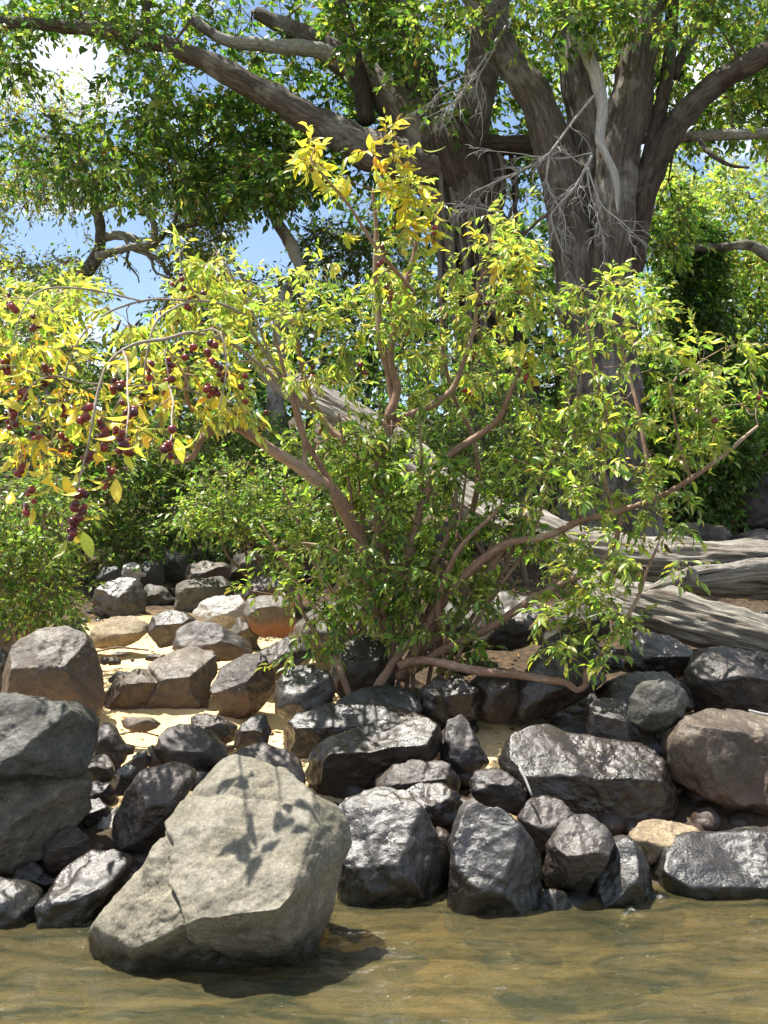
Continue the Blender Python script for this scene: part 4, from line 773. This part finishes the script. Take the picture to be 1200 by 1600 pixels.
# ------------------------------------------------------------ the fruiting shrub
SX = base_loc(640, 6.35); root = thing('fruiting_shrub', SX, 'many-stemmed shrub with reddish bark, yellow-green leaves and dark red fruit', 'shrub'); SK = []; RB = BM['red']
def st(pts, Y=6.4, name='branch', **k): return limb(root, name, [(p[0], p[1], p[2]*.80, *p[3:]) for p in pts], Y, k.pop('mat', RB), 12, k.pop('lump', .10), .03, len(SK)+50, .03, SK, wob=.02)
st([(598,1100,17), (606,1030,15), (604,950,14), (598,870,14), (590,780,13), (596,710,13), (604,665,12), (612,630,9), (606,580,8), (592,520,7), (588,450,6), (592,370,5), (585,300,3)], 6.4, 'main_stem')
st([(606,655,10), (622,610,8), (612,560,7), (618,500,7), (636,440,6), (652,390,5), (650,340,4), (630,270,3)], 6.35)
st([(602,1060,16,6.4), (590,960,14,6.4), (565,850,14,6.3), (530,780,14,6.2), (480,742,13,6.1), (430,710,11,6.0), (395,682,10,5.9), (370,670,9,5.8), (340,672,9,5.7), (312,688,8,5.6), (300,712,6,5.6), (272,718,5,5.6)])
st([(340,672,6,5.7), (318,655,6,5.6), (300,640,5,5.5), (292,610,4,5.4), (300,575,3,5.3)])
st([(596,720,11,6.4), (570,700,9,6.4), (540,690,8,6.45), (505,655,7,6.5), (480,600,6,6.5), (470,540,5,6.5), (455,470,3,6.5)])
st([(600,960,10,6.35), (640,860,9,6.3), (665,780,8,6.3), (690,725,7,6.3), (735,692,7,6.3), (775,660,6,6.25), (795,620,5,6.2), (815,570,4,6.2)])
st([(606,670,8,6.4), (640,650,7,6.4), (680,632,7,6.35), (710,605,6,6.3), (728,560,5,6.3), (745,500,4,6.3), (750,440,3,6.3)])
st([(625,1060,12,6.3), (680,960,10,6.2), (730,900,9,6.1), (790,850,8,6.0), (850,838,7,5.95), (905,815,7,5.9), (960,805,6,5.9), (1020,780,6,5.85), (1080,748,5,5.8), (1130,710,4,5.8), (1180,668,3,5.8)])
st([(640,1030,10,6.3), (720,960,9,6.3), (770,880,8,6.3), (800,820,7,6.3), (828,760,6,6.3), (862,715,5,6.3), (880,640,4,6.3), (900,560,3,6.3)])
st([(625,1040,9,6.1), (670,1032,9,6.0), (740,1046,9,5.9), (800,1055,8,5.85), (850,1062,8,5.8), (885,1068,7,5.75), (900,1078,6,5.72), (915,1068,6,5.7), (915,1050,6,5.7), (935,1030,5,5.7), (960,990,5,5.65), (985,950,4,5.6), (1010,890,3,5.6), (1030,850,2.5,5.6)])
st([(640,1050,10,6.2), (700,1015,9,6.15), (760,985,8,6.1), (820,940,8,6.05), (870,915,7,6), (930,885,6,5.95), (960,850,5,5.9), (975,790,3,5.9)])
st([(570,1105,9,6.0), (600,1060,9,6.1), (625,1020,8,6.2), (655,985,7,6.3), (650,930,6,6.3), (700,830,5,6.3), (712,760,4,6.3)])
st([(550,1100,6,6.1), (530,1040,6,6.2), (500,1000,5,6.2), (478,960,4,6.2), (470,920,3,6.2)])
st([(530,780,7,6.2), (505,735,6,6.2), (480,690,6,6.15), (462,640,5,6.1), (448,590,4,6.1), (430,520,3,6.1)])
st([(478,742,6,6.1), (478,690,5,6.1), (465,640,5,6.1), (452,600,4,6.1)])
st([(620,1060,8,6.4), (585,960,7,6.5), (560,900,7,6.5), (520,860,5,6.5), (440,850,3,6.4)])
st([(640,1040,8,6.45), (690,900,7,6.5), (740,800,6,6.6), (745,700,5,6.6), (700,600,4,6.6), (690,480,3,6.6)])
st([(700,1015,7,6.2), (690,940,6,6.1), (720,860,5,6.0), (780,800,4,6)])
st([(1020,780,4,5.85), (1010,720,4,5.9), (1000,640,4,5.95), (980,560,3,6), (960,500,2.5,6)])
st([(960,805,4,5.9), (945,740,4,5.95), (950,660,3.5,6.0), (930,580,3,6.0), (920,500,2.5,6)])
st([(1080,748,3.5,5.8), (1060,690,3,5.85), (1050,600,2.5,5.9), (1100,560,2,5.9)])
st([(650,460,4,6.3), (600,400,4,6.2), (560,340,3,6.1), (520,290,3,6.0), (490,250,2,5.9)])
# long arching branches that hang to the left under their fruit
arch = [
 [(505,655,6,6.5), (440,600,6,6.2), (380,548,6,5.7), (310,518,6,5.2), (240,534,5.5,4.9), (192,548,5,4.75), (165,572,5,4.7), (150,610,4.5,4.65), (143,655,4,4.6), (130,740,3,4.6), (124,800,2,4.6)],
 [(480,640,5,6.5), (420,560,5,6.0), (370,490,5,5.6), (300,470,4,5.3), (250,500,4,5.1), (228,560,3,5), (215,640,2.5,5), (205,700,2,5)],
 [(395,682,5,5.9), (350,640,5,5.6), (300,612,4,5.3), (240,605,4,5.1), (190,625,3,5), (160,690,2.5,4.9), (110,760,2,4.9)],
 [(380,548,4,5.7), (330,500,4,5.4), (290,430,3,5.3), (282,390,2.5,5.3)],
 [(440,600,4,6.2), (400,500,4,6.0), (360,430,3,5.9), (330,380,2.5,5.9)],
 [(300,470,3.5,5.3), (220,470,3.5,5.1), (150,500,3,5), (110,560,3,4.9), (90,630,2,4.9), (80,700,2,4.9)],
 [(300,612,3.5,5.3), (270,560,3.5,5.1), (255,545,3,5), (262,590,2.5,4.95), (268,660,2,4.9)],
 [(220,470,3,5.1), (130,450,3,5), (60,455,3,4.9), (25,500,2.5,4.8), (10,580,2,4.8)],
 [(240,605,3,5.1), (150,600,3,4.9), (80,590,3,4.8), (35,620,2.5,4.7), (15,700,2,4.7)],
 [(310,518,4,5.2), (340,520,3,5.1), (352,570,2.5,5.05), (345,640,2,5)],
 [(192,548,4,4.75), (200,590,3.5,4.5), (200,640,3,4.2), (196,690,2,4.05)],
 [(262,600,3,4.95), (270,640,3,4.5), (266,695,2,4.12)],
 [(80,590,3,4.8), (10,570,3,4.7), (-60,600,3,4.6), (-100,680,2,4.6)],
]
for k_ in range(12):                                          # thin whippy stems rising from the foot
    x0 = 570 + 11*k_ + random.Random(k_*3).uniform(-22, 22); dx = (k_-5.5)*30 + random.Random(k_).uniform(-30, 30); h_ = random.Random(k_+50).uniform(180, 420)
    st([(x0, 1085-abs(k_-7)*3, 4.5), (x0+dx*.3, 1060-h_*.3, 4), (x0+dx*.7+random.Random(k_+9).uniform(-12,12), 1060-h_*.65, 3.2), (x0+dx, 1060-h_, 2)], random.Random(k_*5).uniform(6.1, 6.65))
for a in arch: st([(p[0],p[1],p[2]*.62,p[3]) for p in a], lump=.14, mat=BM['arch'])
NOH2 = [(90,385,60,35),(400,392,38,48),(215,425,62,62),(205,380,75,50),(505,325,45,25),(145,500,26,20)]
def blobs2(bl, hl=NOH2): return blob_targets(bl, hl)
LV = Leaves(); TW = Tubes()
groups = [
 ([(640,735,120,60,6.1,6.8,14), (820,800,90,50,6,6.4,10), (600,820,140,120,6.0,6.8,59), (560,720,110,90,6.1,6.9,37), (640,940,120,60,5.9,6.7,32), (720,820,130,110,6.0,6.9,48), (530,920,70,60,5.9,6.5,14), (490,1010,50,30,5.9,6.2,5), (430,880,60,60,6.1,6.6,9), (700,1000,60,30,5.8,6.2,5)], ['green','mid','lime','lime'], 5, .155, 8, .060),
 ([(860,640,110,110,5.8,6.6,35), (990,600,130,90,5.6,6.4,28), (960,720,140,80,5.6,6.4,27), (900,830,100,70,5.6,6.2,17), (1130,600,70,90,5.6,6.2,17), (1110,700,80,40,5.6,6.1,6), (960,480,90,50,5.7,6.3,15), (1020,850,60,50,5.4,5.8,8), (970,930,70,60,5.4,5.8,12), (880,960,60,50,5.4,5.9,7), (900,1020,40,20,5.5,5.7,3)], ['lime','green','lime','ygreen'], 5, .155, 8, .062),
 ([(640,560,130,90,6.0,6.9,22), (720,480,120,80,6.0,6.9,20), (560,480,110,80,6.0,6.8,18), (780,410,70,60,6.0,6.6,7), (650,415,80,50,6.0,6.6,7), (460,560,90,80,6.0,6.6,15), (740,360,60,40,6.1,6.6,4), (820,520,70,70,6,6.5,8), (600,640,130,50,6.0,6.8,8)], ['ygreen','lime','green','ygreen'], 5, .155, 8, .062),
 ([(345,450,70,55,5.6,6.3,17), (410,500,70,80,5.8,6.4,15), (300,500,110,60,5.1,5.9,17), (300,400,40,24,5.5,6,3), (810,400,40,40,5.9,6.3,4), (80,480,110,60,5.0,5.8,21), (380,610,80,50,5.4,6.0,8), (650,310,35,45,6.1,6.4,3), (560,320,50,40,6.0,6.3,3)], ['ygreen','lime','lime','ygreen'], 5, .155, 8, .062),
 ([(130,640,150,90,4.6,5.6,40), (40,560,90,80,4.7,5.4,20), (300,600,90,60,4.9,5.6,15)], ['ygreen','yellow','ygreen','yellow','gold','lime'], 2, .15, 7, .074),
 ([(632,280,36,46,6.0,6.2,7), (655,335,34,40,6.0,6.2,7), (490,245,26,40,5.9,6.05,4), (600,225,34,18,6,6.2,3), (800,400,40,34,6,6.2,5)], ['yellow','gold','ygreen'], 2, .13, 7, .080),
]
for bl, cn, ntw, Lt, nl, lf in groups:
    T = blobs2(bl); Dr = grow(TW, SK, T, .0085, .12, .2, 5, .0022, .03); sprays(LV, TW, T, Dr, ntw, Lt, nl, lf, .40, cn, .35, .85, .0016)
finish(root, LV, TW, 'leaves', 'red', True)
# big single leaves and fruit as parts
def leaf_proto(name, curl, fold, mat):
    n = 6; V = []; Fq = []; Ft = []
    ws = [0, .62, 1, .92, .58, 0]; 
    for i in range(n):
        t_ = i/(n-1); w = ws[i]*.215; z = -curl*t_*t_
        V += [(t_, w, z+fold*w), (t_, 0, z), (t_, -w, z+fold*w)]
    for i in range(n-1): Fq += [(3*i, 3*i+1, 3*i+4, 3*i+3), (3*i+1, 3*i+2, 3*i+5, 3*i+4)]
    return raw_mesh(name, V, [Fq], mat)
GLEAF = leaf_mat('yellow_green_leaves', ((.30,.36,.07), (.50,.47,.10)), .5)
PROT = [leaf_proto('leaf', c, f, m) for c, f, m in ((.25,.35,YLEAF), (.45,.5,YLEAF2), (.12,.25,GLEAF), (.6,.3,GLEAF), (.3,.6,YLEAF))]
U2, F2 = ico(2); Vf = U2*np.array([1, 1, .92]); FM = raw_mesh('fruit', Vf, [F2], FRUIT)
rs = random.Random(77); NL = 0; NF = 0; PET = Tubes(); rootp = Vector(root.location)
def part_leaf(p, d, size):
    global NL
    if NL >= 300: return
    d = Vector(d).normalized(); up = Vector((rs.gauss(0, .5), rs.gauss(0, .5)-.3, 1)); s = d.cross(up).normalized(); n = s.cross(d) * -1; n = d.cross(s)*-1
    m = Matrix((d, s, d.cross(s))).transposed(); o = bpy.data.objects.new('leaf', PROT[rs.randrange(5)]); C.objects.link(o); o.parent = root
    o.matrix_local = Matrix.Translation(Vector(p)-rootp) @ m.to_4x4() @ Matrix.Diagonal((size, size, size*1.0, 1)); NL += 1
def part_fruit(p, r):
    global NF
    if NF >= 290: return
    o = bpy.data.objects.new('fruit', FM); C.objects.link(o); o.parent = root; o.location = Vector(p)-rootp; o.rotation_euler = (rs.uniform(0, 3), rs.uniform(0, 3), 0); o.scale = (r,)*3; NF += 1
def cluster(px, py, Y, n_leaf, n_fruit, size, spread=16, down=.8):
    c = at(px, py, Y)
    for k in range(n_leaf):
        p = c + np.array([rs.gauss(0, 1), rs.gauss(0, 1.), rs.gauss(0, .8)])*spread*.5*Y/F
        part_leaf(p, (rs.gauss(0, .75), rs.gauss(0, .6), -down+rs.gauss(0, .45)), size*rs.uniform(.85, 1.35))
        PET.add(np.array([c, (c+p)/2+np.array([0, 0, .006]), p]), [.0018, .0015, .001], 4)
    for k in range(n_fruit):
        p = c + np.array([rs.gauss(0, .6), rs.gauss(0, .6), rs.gauss(-.6, 1.0)])*min(spread, 13)*.7*Y/F; r = .0185*rs.choice((rs.uniform(.55, .8), rs.uniform(.8, 1.2), rs.uniform(.8, 1.2))); part_fruit(p, r)
        PET.add(np.array([c, p*.6+c*.4+np.array([0, 0, .008]), p+np.array([0, 0, r*.9])]), [.0015, .0012, .001], 4)
for (x, y, Y, a, b, s, sd) in [(481,222,5.95,6,0,.105,16), (470,250,5.95,4,0,.10,14), (492,268,5.95,5,2,.10,16), (535,278,6,4,0,.09,14), (590,215,6.1,4,0,.095,16), (615,208,6.1,4,0,.085,14), (640,232,6.1,6,0,.09,16), (630,262,6.1,4,0,.09,14), (616,292,6.1,7,0,.095,18), (640,330,6.1,6,0,.095,18), (672,330,6.1,5,1,.10,14), (678,362,6.05,6,4,.10,16), (650,385,6.1,3,0,.09,14), (610,352,6.1,2,2,.09,10), (595,395,6.1,1,3,.08,9),
        (825,552,6.0,7,2,.115,16), (824,590,6.0,2,6,.10,10), (740,545,6.2,2,4,.08,12), (735,610,6.2,4,5,.08,16), (780,410,6.2,5,0,.09,22), (810,400,6.1,4,0,.09,18), (608,450,6.2,1,4,.08,10), (487,580,6.3,2,4,.08,11), (752,458,6.2,1,4,.08,12), (562,578,6.2,0,3,.08,9), (410,650,5.7,3,6,.10,14), (1085,548,5.8,4,0,.09,14), (1115,665,5.8,1,1,.08,8), (1190,618,5.8,1,2,.08,8), (545,365,6.1,4,0,.085,14), (525,415,6.1,2,0,.09,8)]:
    cluster(x, y, Y, round(a*1.15), b, s*1.1, sd*1.1)
LEFT = [(20,470,4.9),(60,500,4.9),(10,560,4.75),(40,610,4.75),(75,585,4.8),(100,625,4.9),(15,650,4.7),(60,680,4.8),(100,690,4.9),(30,720,4.7),(45,770,4.7),(135,640,4.65),(160,670,4.7),(140,710,4.65),(125,770,4.6),(122,800,4.6),(115,830,4.6),(180,600,4.75),(190,650,4.9),(200,690,5),(170,740,4.8),(235,570,4.95),(225,620,5),(188,672,4.06),(202,694,4.05),(264,692,4.12),(205,640,4.3),(265,560,5),(262,600,4.95),(290,540,5.1),(330,545,5.1),(345,580,5.05),(330,610,5.05),(300,480,5.3),(280,440,5.3),(310,460,5.35),(380,600,5.4),(350,520,5.2),(110,540,4.95),(140,560,4.8),(70,740,4.8),(200,560,4.8)]
for i, (x, y, Y) in enumerate(LEFT):
    cluster(x, y, Y, 3, 7 if y > 540 else 4, .085 if i % 4 else .105, 24, .55)
t = link('petioles', PET.mesh('petioles', RB), root); t['kind'] = 'stuff'
print('parts', NL, NF)
# dry leaves on the bank
LV = Leaves(); n = 1800; x = RNG.uniform(-.42, .42, n); y = RNG.uniform(5.2, 11, n); P = np.stack([x*y, y, np.zeros(n)], 1); P[:, 2] = np.interp(y, GY, GZ)+.02; m = RNG.uniform(0, 1, n) < np.where(P[:, 0] > -.4, 1, .42); P = P[m]; n = len(P)
LV.add(P, RNG.normal(size=(n, 3))*np.array([1, 1, .2]), norm(np.array([0, 0, 1.])+.4*RNG.normal(size=(n, 3))), RNG.uniform(.03, .06, n), RNG.uniform(.015, .03, n), np.array([.20,.12,.06])*RNG.uniform(.5, 1.5, (n, 1)))
tag(link('dry_leaves', LV.mesh('dry_leaves', detail=True)), 'dry brown leaves lying on the sand and soil', kind='stuff')

for pts_, lab in [([(812,1200,2,4.78),(822,1220,2.2,4.74),(831,1243,1.6,4.70)], 'short bleached stick leaning on the dark rock below the sand gap'), ([(1170,1110,2,4.86),(1200,1117,2.2,4.84),(1240,1119,2,4.84)], 'bleached stick lying on the big round brown boulder'),
                  ([(150,1018,1.6,7.3),(185,1012,1.8,7.35),(232,1016,1.4,7.3)], 'thin brown stick on the upper sand patch'), ([(175,1150,1.5,5.75),(215,1143,1.5,5.8),(248,1150,1.2,5.8)], 'thin crooked stick on the lower sand patch')]:
    L4 = spline(px_line(pts_), .02); t = Tubes(); t.add(L4[:, :3], L4[:, 3], 7, .2, .1, 3); tag(link('stick', t.mesh('stick', BM['dead' if 'bleached' in lab else 'twig'])), lab, 'stick')
